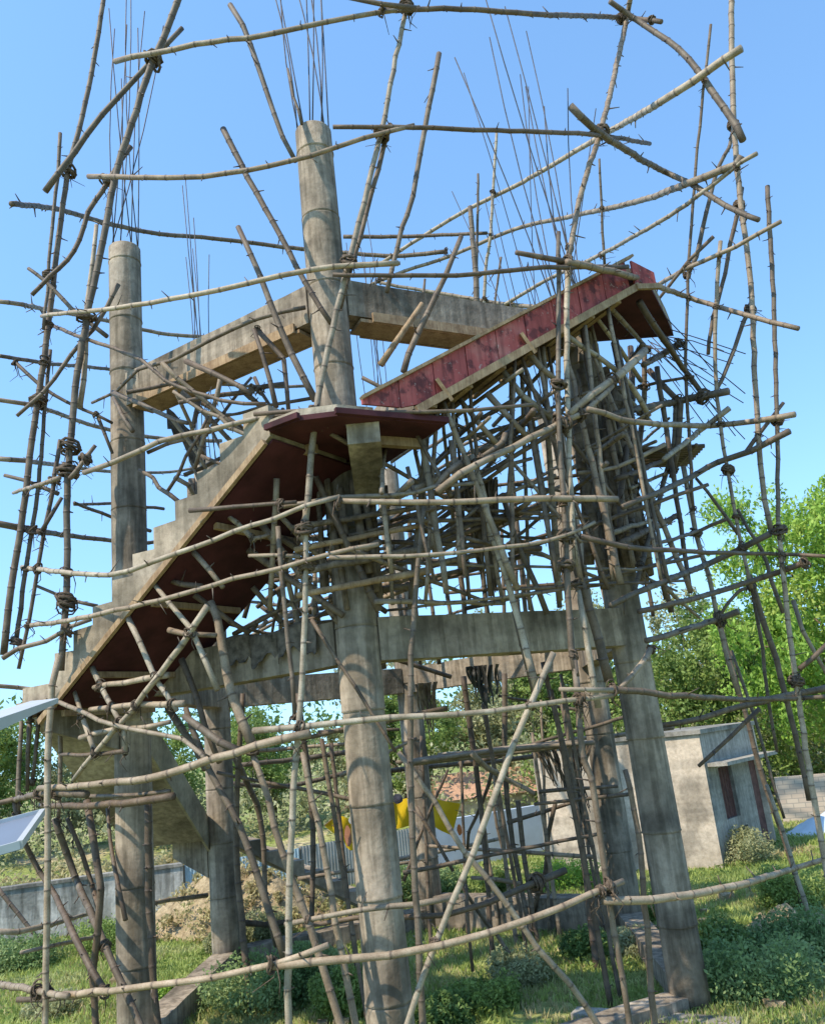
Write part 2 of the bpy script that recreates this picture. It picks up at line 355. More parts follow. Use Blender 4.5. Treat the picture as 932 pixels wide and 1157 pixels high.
for (o,dz,w,h) in ((4.99,-0.05,0.06,0.09),(4.97,0.40,0.09,0.035)):
    _t=-1.74 if dz<0 else -2.35; m=MB(); m.bar(T(BC,o,_t,linez(_t)+dz),T(BC,o,1.72,linez(1.72)+dz),w,h); part(m,'edge_batten',TIMBER,fw)
for t in (-1.3,-0.1,):
    m=MB(); m.bar(T(BC,4.995,t,linez(t)-0.16),T(BC,4.995,t-0.16,linez(t-.16)+0.17),0.07,0.04,Vector((1,0,0))); part(m,'cleat',TIMBER,fw)
m=MB(); q=[T(BC,o,t,linez(t)-z) for z in (0.012,0.03) for o,t in((3.6,-1.7),(4.93,-1.7),(4.93,1.6),(3.6,1.6))]
m.add(q,[(0,1,2,3),(7,6,5,4),(0,4,5,1),(1,5,6,2),(2,6,7,3),(3,7,4,0)]); part(m,'soffit_sheet',MAROON,fw)
for i in range(7):
    t=-1.5+i*0.48; m=MB(); m.bar(T(BC,3.5,t,linez(t)-.075),T(BC,4.95,t,linez(t)-.075),0.07,0.09); part(m,'joist',TIMBER,fw)
# top end board of the upper flight
m=MB(); a,b=T(BC,4.96,1.68),T(BC,4.96,2.05)
m.prism([(a.x,a.y),(b.x,b.y),(T(BC,4.99,2.05).x,T(BC,4.99,2.05).y),(T(BC,4.99,1.68).x,T(BC,4.99,1.68).y)],[8.78,8.90,8.90,8.78],[9.17,9.06,9.06,9.17])
part(m,'end_board',RED,fw)
m=MB(); m.bar(T(BC,5.02,1.65,8.76),T(BC,5.02,2.08,8.84),0.05,0.07); part(m,'edge_batten',TIMBER,fw)
def poly_sheet(pts,z0,z1,name,m_,parent): mm=MB(); mm.prism([(p.x,p.y) for p in pts],z0,z1); return part(mm,name,m_,parent)
poly_sheet(landC,8.90,8.945,'soffit_sheet',MAROON,fw)
lw=empty('stair_formwork',T(AB,4.5,0.3,5.3),'dark maroon soffit formwork with timber joists under the lower stair flight','formwork')
def l2(t): return 4.30+(6.62-4.30)*(t+1.45)/3.65
m=MB(); q=[T(AB,o,t,l2(t)-z) for z in (0.012,0.035) for o,t in((3.3,-1.45),(4.86,-1.45),(4.86,2.2),(3.3,2.2))]
m.add(q,[(0,1,2,3),(7,6,5,4),(0,4,5,1),(1,5,6,2),(2,6,7,3),(3,7,4,0)]); part(m,'soffit_sheet',MAROON,lw)
m=MB(); m.bar(T(AB,4.93,-1.7,l2(-1.7)-.02),T(AB,4.93,2.15,l2(2.15)-.02),0.05,0.07); part(m,'edge_batten',TIMBER,lw)
for t in (-1.5,-0.9,0.15,1.2):
    m=MB(); m.bar(T(AB,3.4,t,l2(t)-.07),T(AB,4.75,t,l2(t)-.07),0.06,0.07); part(m,'joist',TIMBER,lw)
poly_sheet(landA,4.30,4.355,'soffit_sheet',MAROON,lw)
m=MB(); m.bar(T(AB,4.95,-2.1,4.33),T(AB,4.95,-1.5,4.33),0.06,0.1); part(m,'edge_batten',TIMBER,lw)
lf=empty('landing_formwork',T(AB,4.4,2.2,6.6),'maroon ply tray and timber bearers under the middle landing at the tall column','formwork')
big=[T(AB,4.93,2.22),T(AB,4.93,2.62),T(BC,4.93,-2.62),T(BC,4.93,-1.38),T(BC,3.6,-1.5),T(AB,3.4,1.8)]
poly_sheet(big,6.66,6.715,'soffit_sheet',MAROON,lf)
for (a,b) in ((T(AB,4.96,2.2,6.7),T(AB,4.96,2.65,6.7)),(T(BC,4.96,-2.65,6.7),T(BC,4.96,-1.36,6.7))):
    m=MB(); m.bar(a,b,0.05,0.06); part(m,'edge_batten',MAROON,lf)
for (a,b) in ((T(BC,4.45,-2.2,6.61),T(BC,4.45,-1.45,6.61)),(T(AB,4.3,1.75,6.61),T(AB,4.3,2.3,6.61))):
    m=MB(); m.bar(a,b,0.09,0.1); part(m,'bearer',TIMBER,lf)
# timber shutter planks still strapped under the two upper beams
for k1,k2,z in (('A','B',8.57),('B','C',8.61)):
    a=COLP[k1];b=COLP[k2]; d=(b-a).normalized(); n=Vector((-d.y,d.x,0)); 
    e=empty('beam_shutter',((a+b)/2).to_tuple()[:2]+(z,), 'timber shutter boards left under the upper beam '+('from the left column to the tall column' if k1=='A' else 'behind the leaning pole at the tall column'),'formwork')
    for s_ in(-1,1):
        m=MB(); m.bar(a+d*0.5+n*(s_*.215)+Vector((0,0,z+.02)),b-d*0.4+n*(s_*.215)+Vector((0,0,z+.02)),0.035,0.13); part(m,'board',TIMBER,e)
    m=MB(); m.bar(a+d*0.35+Vector((0,0,z-.02)),b-d*0.35+Vector((0,0,z-.02)),0.36,0.045); part(m,'bottom_board',TIMBER,e)
# ------------------------------------------------------------------ bamboo poles
POLES=[]
def catmull(P,n):
    P=[Vector(p) for p in P]
    if len(P)==2: return [P[0].lerp(P[1],i/n) for i in range(n+1)]
    Q=[2*P[0]-P[1]]+P+[2*P[-1]-P[-2]]; out=[]
    segs=len(P)-1; L=[(P[i+1]-P[i]).length for i in range(segs)]; tot=sum(L)
    for i in range(segs):
        k=max(1,round(n*L[i]/tot)); p0,p1,p2,p3=Q[i:i+4]
        for j in range(k):
            t=j/k; out.append(0.5*((2*p1)+(p2-p0)*t+(2*p0-5*p1+4*p2-p3)*t*t+(3*p1-p0-3*p2+p3)*t**3))
    out.append(P[-1]); return out
def pole3(P,r,label,cat='bamboo pole',group=None,m_=None,name='bamboo_pole',sway=0.004,stub=0.6,taper=0.25):
    P=[Vector(p) for p in P]
    L=sum((P[i+1]-P[i]).length for i in range(len(P)-1)); rr=random.Random(len(POLES)*7+3)
    step=rr.uniform(0.2,0.34); nn=max(2,int(L/step)); C=catmull(P,nn); nn=len(C)-1
    # gentle kinks at the nodes
    for i in range(1,nn): C[i]=C[i]+Vector((rr.gauss(0,1),rr.gauss(0,1),rr.gauss(0,1)))*sway
    pts=[];rad=[];nd=[]; flip=rr.random()<0.5
    for i in range(nn+1):
        u=i/nn; u=1-u if flip else u; r_=r*(1+taper/2-taper*u); p=C[i]
        if i in(0,nn): pts.append(p);rad.append(r_);nd.append(0.3 if i else 0.3); 
        else:
            d=(C[i+1]-C[i-1]).normalized(); g=min(0.03,step*0.1)
            for s_,k,v in((-g,1.0,0),(-g*.25,1.02,.25),(0,1.13,.55),(g*.35,1.04,.75),(g,1.0,.0)):
                pts.append(p+d*s_); rad.append(r_*k); nd.append(v)
    org=C[0] if C[0].z<C[-1].z else C[-1]
    m=MB(); m.tube(pts,rad,9,node=nd)
    for i in range(1,nn):
        if rr.random()<stub:
            d=(C[i+1]-C[i-1]).normalized(); a=d.orthogonal().normalized(); a.rotate(Matrix.Rotation(rr.uniform(0,6.28),3,d))
            l=rr.choice([0.03,0.04,0.05,0.07,0.1,0.14]) if r>.02 else rr.choice([.03,.05]); q=C[i]+a*r*.8; q2=q+(a+d*rr.uniform(-.5,.7))*l
            m.tube([q,q2],[r*.3,r*.14],5,node=[.6,.9])
    o=m.build(name,m_ or (BAM if rr.random()<.7 else BAMD),None,True,origin=org)
    tag(o,label,cat,group); POLES.append((o,C,r)); return o
used_labels=set()
def pole(label,px,w=8,mode='f',ext='',**kw):
    P=[pt(x,y,mode) for x,y in px]
    if 'g' in ext:   # continue the last segment down into the ground
        d=(P[-1]-P[-2]).normalized()
        if d.z<-0.3 and P[-1].z>-.1: P.append(P[-1]+d*((P[-1].z+0.15)/-d.z))
    if 't' in ext:   # continue the first segment upwards out of the frame
        d=(P[0]-P[1]).normalized(); P.insert(0,P[0]+d*0.7)
    mid=P[len(P)//2]; dist=(mid-EYE).dot(FW); r=max(0.013,w*.79*dist/FPX/2)
    if 'pale' in label.split() and 'm_' not in kw: kw['m_']=BAMP
    if label in used_labels: raise Exception('dup '+label)
    used_labels.add(label)
    if 'cat' not in kw: kw.setdefault('group','bamboo poles of the scaffold round the tower')
    return pole3(P,r,label,**kw)
D_=BAMD
# ---- uprights on the camera side of the ring
pole('tall pale upright leaning right past the tall front column, top end under the highest ring',[(464,-8),(450,50),(430,150),(396,288),(376,370),(358,460),(348,560),(343,610)],8.5,'f','',m_=BAM)
pole('second pole bound alongside the leaning front upright just right of the tall column',[(441,140),(420,215),(400,292),(384,350)],7,'f5.1',m_=D_)
pole('knotted lower front upright standing left of the front column below the rope-bound splice',[(345,575),(345,660),(342,760),(334,860),(327,1000),(326,1162)],9.5,'f','g',m_=BAMP)
pole('brown pole tied left of the knotted lower front upright, above the big ring',[(314,595),(319,660),(326,725),(333,810)],7,'f5.15',m_=D_)
pole('pale upright leaning right above the red stair boards, top end at the highest ring',[(714,-10),(706,30),(682,135),(658,212),(642,292)],8,'f','t',m_=BAM)
pole('straight weathered upright crossing in front of the red side boards',[(631,262),(631,320),(630,420),(632,500),(638,590),(643,700),(651,765)],8,'f',m_=D_)
pole('pale upright doubled against the weathered one in front of the red side boards',[(643,280),(640,350),(641,450),(645,560),(650,640)],8,'f5.1')
pole('upright in front of the rear right column, rope bound to the lowest ring',[(648,740),(658,855),(668,882),(683,982),(694,1057),(712,1157)],9,'f','g')
pole('reddish brown bare upright standing just left of the right front column',[(706,870),(720,940),(731,1048),(739,1157)],9,'f5.1','g',m_=D_)
pole('long front pole standing between the two middle columns, leaning slightly left',[(479,572),(472,640),(465,740),(464,860),(468,980),(478,1160)],9,'f4.9','g')
# ---- right cluster
pole('pale knotted upright at the right rim, reaching the top of the picture',[(826,-8),(828,120),(836,220),(848,320),(853,430),(861,540),(871,600)],8,'y11.2','t',m_=BAM)
pole('thin upright furthest right with its free tip against the sky',[(867,210),(872,300),(876,400),(878,480),(880,600),(886,650)],6.5,'y11.0')
pole('lower pale upright at the right rim running down past the brick wall',[(879,590),(884,640),(890,700),(898,760),(905,810),(914,870),(928,950)],8,'y11.0','g')
pole('thin dark pole with free tip between the curved top ring and the right rim',[(803,27),(795,100),(786,190),(778,295),(776,355),(775,430),(783,575)],4.5,'b4.9',m_=D_)
pole('curved dark pole hanging down from the right end of the highest ring',[(829,140),(824,165),(811,190),(798,240),(786,290),(776,312)],6,'y11.6',m_=D_)
pole('dark brace running down left from the right rim below the stub end',[(838,212),(832,245),(825,276),(815,325),(806,358),(800,400)],6,'y11.5',m_=D_)
pole('thorny brace slanting down left from the dark joint right of the stair top',[(848,348),(840,364),(829,394),(816,428),(806,446)],6,'y11.3',m_=D_)
pole('slender upright with pale bark rising behind the fan of steel rods',[(814,272),(809,340),(808,394),(810,448),(815,491),(821,527),(837,612),(849,665)],5.5,'b4.6')
pole('dark lower pole of the right cluster running down behind the small house corner',[(846,650),(862,700),(877,745),(888,790),(903,850),(914,905)],8,'y12.4','',m_=D_)
pole('slim dark pole left of the crowded right cluster, in front of the trees',[(849,662),(857,705),(864,760),(869,800),(878,850)],5,'y12.6','',m_=D_)
pole('pole with reddish patches rising in front of the trees, right of the right column',[(772,527),(786,600),(800,650),(811,700),(822,745),(834,785)],7,'b4.9')
pole('blackened pole continuing down past the flat roof of the small house',[(812,700),(824,745),(836,785),(852,845),(866,892),(884,942),(896,980),(914,1050)],7.5,'y15.5','g',m_=D_)
pole('thin black twig-like pole between the patchy pole and the small house roof',[(826,735),(840,775),(856,822),(872,880),(886,925)],4.5,'y15.2','',m_=D_)
pole('crooked brace slanting down right in front of the bright tree',[(833,575),(846,598),(860,622),(872,655),(885,693)],5.5,'y11.6',m_=D_)
pole('short brace crossing the sky above the trees at the right',[(786,540),(800,556),(819,582),(834,604)],5,'y12.4',m_=D_)
pole('reddish brace leaning from the right edge down to the crowded rope joint',[(896,678),(906,712),(922,740),(940,772)],6,'y12.0')
pole('leaning pole in front of the pale brick wall at the far right',[(866,887),(876,915),(884,939),(893,968)],6,'y14','g')
# ---- left cluster
pole('outermost left upright reaching out of the top of the picture',[(118,-8),(106,67),(90,144),(76,198),(62,303),(52,390),(39,477),(26,578),(13,663),(4,740)],8,'y10.6','t',m_=D_)
pole('thin short pole bound beside the outermost left upright',[(68,150),(65,200),(57,275),(53,330),(49,372)],5,'y10.5',m_=D_)
pole('thin inner pole between the two left uprights, crossing the second joint',[(57,395),(50,470),(45,530),(40,575),(28,650),(18,725)],6,'y10.7',m_=D_)
pole('main left upright running from the top of the picture to the ground',[(204,-8),(184,44),(170,75),(154,124),(138,172),(129,205),(113,290),(98,355),(90,405),(80,490),(76,560),(75,663),(69,758)],9.5,'y9.7','t',m_=D_)
pole('pole bound against the main left upright above the long pale ring',[(109,254),(104,300),(98,345),(97,400),(90,460)],7,'y9.8')
pole('pale lower left upright behind the end of the lowest ring',[(67,740),(59,775),(57,800),(54,860),(54,940),(53,1043),(50,1160)],9,'y9.3','g')
pole('short thorny pole standing between the left uprights above the water-line ring',[(68,497),(59,554),(51,595),(42,645),(33,700),(21,756)],6,'y10.2',m_=D_)
pole('short dark pole slanting from the main left upright down to the outer joint',[(70,562),(58,582),(46,602)],6,'y10.1',m_=D_)
pole('thick slanting brace crossing the two left uprights at the very top',[(206,31),(170,70),(116,129),(85,170),(66,196),(51,216)],8,'y10.1',m_=D_)
pole('crooked thorny branch curving down left beneath the topmost left joint',[(148,165),(130,192),(116,215),(100,240),(90,270),(76,293),(56,312),(36,333)],7,'y10.0',m_=D_)
pole('brace climbing right in front of the left column top',[(134,321),(120,348),(106,372),(80,400),(62,428),(49,444),(19,470)],6,'y9.9')
pole('short stub crossing left of the outer upright at the long curved ring',[(32,303),(52,318),(82,349),(121,380)],6,'y10.2',m_=D_)
pole('thin brace dropping right from the second left joint towards the left column',[(17,409),(46,436),(75,454),(111,470),(127,478)],5,'y10.9',m_=D_)
pole('tiny forked branch just left of the left column',[(111,472),(118,490),(127,512)],5,'y11',m_=D_)
pole('broken stub pointing up right from the big left joint',[(108,503),(98,516),(88,530),(79,541)],6.5,'y9.5')
# ---- top rings
pole('highest ring pole on the left with its cut end pointing left',[(130,69),(172,60),(220,50),(280,42),(340,31),(400,18),(474,8)],7.5,'f5.3')
pole('nearly level highest ring pole across the top centre',[(430,11),(520,10),(616,16),(700,19),(747,24)],7.5,'f5.3',m_=D_)
pole('short pole end entering the top edge left of the top centre joint',[(390,-4),(430,3),(470,9)],7,'f5.4')
pole('bowed dark ring pole curving down from the top centre joint to the right rim',[(689,1),(716,20),(766,55),(796,90),(818,122),(832,143),(839,158)],9,'f5.25',m_=D_)
pole('second highest ring pole on the left, bending up across the tall column',[(100,199),(165,200),(230,199),(280,192),(350,175),(410,156),(468,141)],7.5,'f5.3')
pole('level ring pole from behind the tall column to the right joint',[(376,143),(466,143),(560,147),(666,151),(734,162)],7,'f5.3',m_=D_)
pole('thorny dark pole slanting down right from the joint above the red boards',[(644,119),(671,145),(716,175),(750,193),(786,211),(820,232),(857,248)],8,'f5.3',m_=D_)
pole('long pale ring pole passing in front of the two left columns',[(47,357),(100,351),(150,345),(215,334),(280,320),(350,305),(400,299),(450,297)],7.5,'f5.3')
pole('ring pole level with the top of the red side boards',[(376,310),(466,311),(540,309),(616,302),(709,301)],7,'f5.3',m_=D_)
pole('short cut log end poking left from the joint on the red boards',[(583,285),(612,290),(643,296)],8,'f5.25',m_=D_)
pole('ring pole sloping down from the stair top to its free end at far right',[(640,296),(706,310),(776,335),(840,355),(902,371)],7.5,'f5.3')
pole('long thin ring pole with free left end, passing behind the tall column',[(13,230),(64,236),(129,254),(180,264),(240,269),(340,281),(400,286),(446,289),(504,284)],6,'b5.2')
pole('straight pale pole rising right from the tall column to the curved top ring',[(431,297),(477,267),(531,235),(591,205),(676,155),(746,115),(838,54)],6.5,'b5.2')
pole('long bent ring pole behind the leaning front uprights rising to the right rim',[(410,325),(457,306),(511,288),(580,259),(641,245),(717,228),(774,208),(831,185),(838,176)],6.5,'b5.25')
pole('pale straight pole ending together with the bent ring pole at the right rim',[(560,350),(616,317),(663,295),(730,259),(787,222),(838,183),(855,173)],6.5,'b5.1')
pole('pale pole rising right from the top corner of the red boards',[(722,334),(774,304),(831,278),(882,250)],7,'b5.2')
pole('forked thin brace right of the stair top, above the fan of rods',[(806,267),(779,294),(757,322),(735,349)],5,'b4.9',m_=D_)
pole('level pole behind the tall column above the right upper beam',[(388,267),(451,267),(500,265),(550,263)],5.5,'b4.8',m_=D_)
pole('pale short pole end just right of the tall column above the beam',[(388,301),(420,300),(452,297)],6.5,'f5')
pole('sagging ring pole resting behind the right upper beam',[(430,319),(460,325),(503,332),(560,342),(610,347)],5.5,'b5.2')
pole('thick dark short upright standing behind the right upper beam',[(531,233),(534,270),(537,303),(539,350)],8,'b4.4',m_=D_)
pole('thin dark upright rising above the thick one behind the right beam',[(540,196),(540,230),(539,264),(538,350)],4,'b4.6',m_=D_)
pole('slim pale upright right of the thick dark one behind the beam',[(561,150),(554,264),(549,300),(546,360)],4.5,'b5.1')
pole('very thin short stick standing on the right upper beam',[(566,290),(562,320),(558,352)],3.2,'b4.2',m_=D_)
pole('thin upright with free tip above the ridge of the red boards',[(677,179),(679,225),(681,262),(683,300)],3.8,'b5.0',m_=D_)
pole('short stick beside the free tip above the stair top',[(480,315),(478,330),(477,345)],4,'b4.1',m_=D_)
# ---- upper leaners
pole('leaning pole with free top left of the tall column, pointing up left',[(260,5),(274,28),(283,50),(300,100),(320,155),(334,182)],7.5,'f4.6')
pole('dark thick leaning pole crossing the tall column at its upper left',[(252,145),(280,200),(300,235),(335,300),(352,332),(374,365)],8.5,'f4.7',m_=D_)
pole('brown pole leaning across the left upper beam towards the landing',[(269,256),(284,288),(305,340),(330,400),(356,452)],9,'f4.6')
pole('brown leaning pole with torn top right of the tall column',[(496,60),(488,102),(466,220),(454,258),(437,330)],7.5,'f4.6',m_=D_)
pole('stout leaning pole crossing the right upper beam, top against the sky',[(521,267),(503,313),(482,355),(462,400),(456,420)],8.5,'f4.5')
pole('rough sawn plank strip leaning on the right upper beam',[(477,343),(457,372),(430,412)],9,'f4.3',cat='plank',name='plank',m_=TIMBER,stub=0)
pole('thin bar with free tip left of the tall column top',[(325,77),(332,108),(341,140)],4,'f4.4',m_=D_,stub=.5)
# ---- between left column and landing
pole('pole lying on the face of the left upper beam',[(104,455),(131,442),(157,418),(193,407),(216,395),(287,361),(345,347)],5.5,'f4.1')
pole('long thin ledger from the left uprights down to the middle landing',[(55,366),(90,380),(160,407),(187,430),(250,452),(300,456)],6,'f4.9')
pole('level brace tied to the left upper beam under its face',[(127,443),(160,457),(200,475),(212,478)],7,'f4.3',m_=D_)
pole('dark slanting timber crossing the lower edge of the left upper beam',[(210,408),(240,421),(270,436),(284,445)],8,'f4.2',m_=D_)
pole('slanting stay from the left column just below the upper beam',[(128,449),(138,468),(150,487)],6,'f4.2',m_=D_)
pole('forked post standing on the landing left of the tall column',[(287,372),(296,400),(305,430),(312,460)],7,'f4.2',m_=D_)
pole('dark post leaning right between the forked post and the tall column',[(290,372),(305,388),(320,405),(326,465)],7,'f4.0',m_=D_)
pole('thin level ledger behind the left column at middle height',[(0,402),(60,411),(120,417),(200,430),(300,437),(345,436)],4.5,'b5.0',m_=D_)
pole('wavy ledger passing behind the left column below the upper beam',[(-6,451),(28,456),(52,462),(90,476),(130,487),(190,496),(250,498)],6,'b5.1')
pole('long level ring pole seen left of the second left upright near mid height',[(-6,518),(30,521),(70,526),(118,532),(180,534),(240,526)],5,'b5.2')
pole('knotty ring pole behind the left column in line with the stepped stair',[(-6,591),(18,595),(70,604),(128,611),(168,613),(200,608)],6.5,'b5.2',m_=D_)
pole('level ring pole left of the left column with upright thorns',[(84,570),(105,570),(128,569),(185,575)],4.5,'b5.2',m_=D_)
pole('thin pole sloping down to the left column below the thorny ring',[(84,568),(105,576),(128,585),(170,600)],5,'b5.0',m_=D_)
pole('slanting twig-covered ledger between left uprights and stair edge',[(41,662),(66,672),(90,680),(110,685)],5,'y10.8',m_=D_)
pole('ring pole entering at far left below the top joints',[(-6,340),(25,344),(62,351),(120,362),(180,376),(240,381)],5.5,'b5.2')
pole('stub ledger with free left end beside the outer left upright',[(5,537),(28,543),(50,552),(66,558)],6,'y10.7',m_=D_)
# ---- mid rings in front
pole('short pale pole end bound to the left uprights below mid height',[(15,557),(40,549),(67,540)],6,'f5.35')
pole('long bowed ring pole rising from the left upright to the middle landing',[(95,534),(124,524),(160,508),(180,499),(237,486),(289,473),(340,467),(400,465)],7.5,'f5.3')
pole('darker pole doubled on the bowed ring along the middle landing edge',[(287,468),(340,463),(400,459)],6,'f5.4',m_=D_)
pole('ring pole running level in front of the red boards lower end',[(376,467),(440,466),(504,465),(560,461),(602,457)],6,'f5.3',m_=D_)
pole('bowed ring pole crossing the stepped stair edge, pale upper surface',[(25,641),(70,646),(124,650),(167,637),(200,625),(240,611),(264,601),(307,587),(345,572),(384,561)],8,'f5.3',m_=BAMP)
pole('straight horizontal pole across the dark stair underside',[(214,577),(286,571),(335,567)],6.5,'f5.2')
pole('thick pale horizontal pole crossing the picture at the centre',[(383,566),(483,567),(560,566),(620,563),(697,564)],9,'f5.35')
pole('thinner bumpy pole lying just above the thick central horizontal',[(320,572),(380,562),(440,560),(470,557),(493,551),(535,546)],6.5,'f5.1')
pole('bowed ring pole with its cut left end under the stepped stair',[(30,707),(66,703),(103,696),(180,678),(240,662),(264,654),(318,642),(372,626),(428,615)],7.5,'f5.3',m_=BAMP)
pole('crooked thin pole dropping left beneath the third bowed ring',[(3,744),(20,733),(51,725),(80,708),(103,700)],6.5,'y9.6')
pole('short level pole tied to the front upright below the landing',[(281,628),(310,627),(339,629)],6,'f5.0')
pole('long ring pole in front of the hanging dark bark strips',[(372,630),(430,629),(483,627),(545,621),(620,611),(672,590)],6,'f5.3')
pole('long thin ring pole reaching the right edge of the picture below mid height',[(656,606),(707,618),(760,622),(800,624),(870,626),(940,629)],6.5,'f5.3',m_=D_)
pole('ring pole curving from the crooked timbers and their rope joint to the far right',[(664,462),(700,473),(734,478),(802,481),(856,475),(898,468)],7.5,'f5.3')
pole('short thorny stub pointing up right at the far right joint',[(885,455),(867,478),(852,497),(842,512)],6,'y11.2',m_=D_)
# ---- big lower rings
pole('thick bowed pole of the waist-level ring on the left, knotted joints',[(44,891),(103,887),(167,880),(240,859),(290,843),(350,829)],11,'f5.35',m_=BAMP)
pole('pale ring pole at waist level passing in front of three columns',[(286,826),(350,820),(440,811),(517,807),(594,799),(638,792),(692,786)],8.5,'f5.3')
pole('bundled pale pole end at the right of the waist level ring',[(632,779),(660,779),(692,780)],7,'f5.4')
pole('ring pole in front of the small house roof running to the right edge',[(688,778),(740,784),(775,787),(840,790),(909,789),(940,787)],7.5,'f5.3')
pole('dark ledger sloping up right above the flat roof of the small house',[(747,820),(790,812),(824,802),(860,793),(887,787),(940,776)],8.5,'y12.2',m_=D_)
pole('cut pole end at the far left of the waist level ring',[(-6,909),(15,904),(33,900),(64,896),(98,898)],9,'f5.3')
pole('thick dark log lying across under the lower left landing',[(46,910),(90,911),(140,908),(196,900)],10,'f4.9',m_=D_)
pole('thin ledger behind the log under the lower left landing',[(84,900),(140,899),(192,894)],6,'f4.4',m_=D_)
pole('lowest ring pole at far left, tied with a fibre knot',[(-6,1112),(25,1117),(52,1122),(77,1126)],10,'f5.4',m_=BAMP)
pole('lowest ring pole sweeping across the two left columns',[(72,1124),(142,1118),(200,1111),(240,1104),(284,1096),(340,1080),(371,1068)],9.5,'f5.3',m_=BAMP)
pole('cut stub lying under the lowest ring at the left',[(19,1130),(48,1130),(120,1122),(210,1108)],8,'f5.0')
pole('lowest ring pole across the front column, rising right',[(308,1092),(350,1088),(395,1084),(440,1079),(500,1069),(552,1056),(600,1039),(635,1024),(704,996)],10.5,'f5.3',m_=BAMP)
pole('lowest ring pole at the right, in front of the two right columns',[(682,1018),(710,1018),(761,1014),(802,1008),(856,994),(900,981),(940,969)],10,'f5.3',m_=BAMP)
pole('tied double pole inside the ring in front of the front column',[(322,1045),(365,1036),(409,1029),(469,1022),(518,1013)],8,'f4.6')
pole('inner pole just below the double one between the front columns',[(346,1047),(407,1037),(450,1037),(505,1034),(551,1021),(566,1014)],7.5,'f3.4')
pole('dark knotted log behind the front columns with torn right end',[(545,1022),(575,1010),(602,999),(638,984)],9,'f2.8',m_=D_)
pole('short pale pole behind the knotted log, above the grass',[(532,992),(560,994),(588,999)],6,'y15')
pole('white stick crossing the blue grey wall behind the columns',[(451,971),(500,962),(573,946)],5.5,'y19')
pole('wavy rail along the whitewashed wall at the left',[(-6,1053),(20,1053),(46,1048),(75,1040),(110,1030)],7,'b5.0')
pole('lower thin rail before the whitewashed wall at the left',[(23,1077),(60,1069),(108,1059)],6,'b4.8')
pole('thin rail passing in front of the dirt mound',[(140,1024),(175,1020),(205,1016),(234,1012)],6,'b4.6')
pole('thin rail lying against the mound behind the rear left column',[(262,1042),(300,1045),(330,1040)],8,'b4.2',m_=D_)
pole('dark ledger behind the front column below the big beam',[(260,885),(300,889),(340,886),(396,872)],6,'b4.6',m_=D_)
pole('pale ledger in the platform stack behind the front columns',[(495,853),(560,848),(612,841)],6,'b4.9')
pole('lower ledger of the platform stack behind the front columns',[(488,866),(550,862),(612,853)],6,'b4.7',m_=D_)
pole('long ledger under the platform stack reaching behind the front column',[(400,876),(470,868),(540,860),(600,846)],6.5,'b4.4',m_=D_)
pole('ledger hanging behind the rear left column at knee of the dark log',[(268,865),(320,860),(395,850)],7,'b4.9',m_=D_)
pole('pale ledger running to the small house behind the right columns',[(600,843),(650,835),(690,832),(760,822)],6,'b5.0')
pole('pale pole slanting down right behind the big crossing diagonal',[(533,851),(552,868),(575,882),(604,897)],7,'f1.5')
# ---- big diagonals in front
pole('long diagonal pole in the foreground slanting from the beam down to bottom centre',[(625,738),(600,794),(582,838),(564,884),(533,967),(511,1020),(483,1090),(459,1160)],9,'f5.15','g',m_=BAMP)
pole('diagonal crossing behind the foreground one and running down right into the grass',[(450,850),(491,907),(525,964),(550,992),(574,1024),(607,1071),(644,1113),(676,1160)],8.5,'f4.2','g')
pole('thin brace slanting right across the front column above the waist ring',[(352,700),(366,722),(380,745),(401,778),(422,810),(447,850)],5.5,'f4.8')
pole('thin dark brace standing behind the crossing diagonals on the right side',[(521,1000),(540,1030),(560,1056),(585,1091),(622,1138)],5.5,'f1.0','',m_=D_)
pole('slender upright between the crossing diagonals and the boundary wall',[(556,900),(562,935),(568,960),(573,985)],4.8,'y17.5')
pole('dark upright behind the platform stack, right one of two',[(585,905),(590,950),(597,1000),(604,1050),(615,1090),(623,1137)],7,'b2.6',m_=D_)
pole('forked dark upright under the ragged bundle',[(628,905),(619,945),(616,985),(608,1010),(600,1040)],7,'b3.2',m_=D_)
pole('thin stick rising in front of the dark bushes left of centre',[(527,1000),(530,1060),(534,1098)],4.5,'f1.6')
pole('slanting thin pole in front of the blue grey wall behind centre',[(556,870),(546,905),(530,940),(528,960)],5,'b2.0',m_=D_)
pole('small slanting pole in front of the yellow banner',[(456,996),(480,930),(506,870)],4.5,'b2.5',m_=D_)
pole('dark brace crossing below the yellow banner',[(470,912),(486,940),(504,970),(512,985)],5.5,'b1.5',m_=D_)
pole('long thin diagonal starting at the white sheet edge and dropping right',[(-6,775),(40,780),(67,793),(100,808),(129,820),(206,836),(228,852),(236,868)],7,'f5.1')
pole('pale long diagonal rising right under the lower stair flight',[(83,882),(108,850),(131,824),(180,763),(205,728),(235,684)],8.5,'f4.95')
pole('upper rung of the bamboo ladder frame under the lower stair',[(106,777),(140,771),(190,763)],8,'f4.9',m_=BAMP)
pole('second rung of the bamboo ladder frame under the lower stair',[(102,802),(140,798),(208,795)],8.5,'f4.9',m_=BAMP)
pole('third rung of the bamboo ladder frame under the lower stair, bent end',[(91,834),(106,829),(129,825),(165,822),(192,816)],7.5,'f4.9',m_=BAMP)
pole('lowest thin rung of the bamboo frame under the lower stair',[(69,853),(105,853),(141,849)],6,'f4.9')
pole('leftmost pale prop from the stair soffit edge to the ladder frame',[(82,776),(94,812),(108,852)],7,'f4.95')
pole('pale prop crossing the ladder frame rungs under the stair',[(103,752),(121,790),(140,824),(142,852)],8,'f4.9')
pole('pale prop from the middle of the dark soffit down right',[(144,697),(158,726),(176,768),(186,782),(200,803)],8,'f4.9')
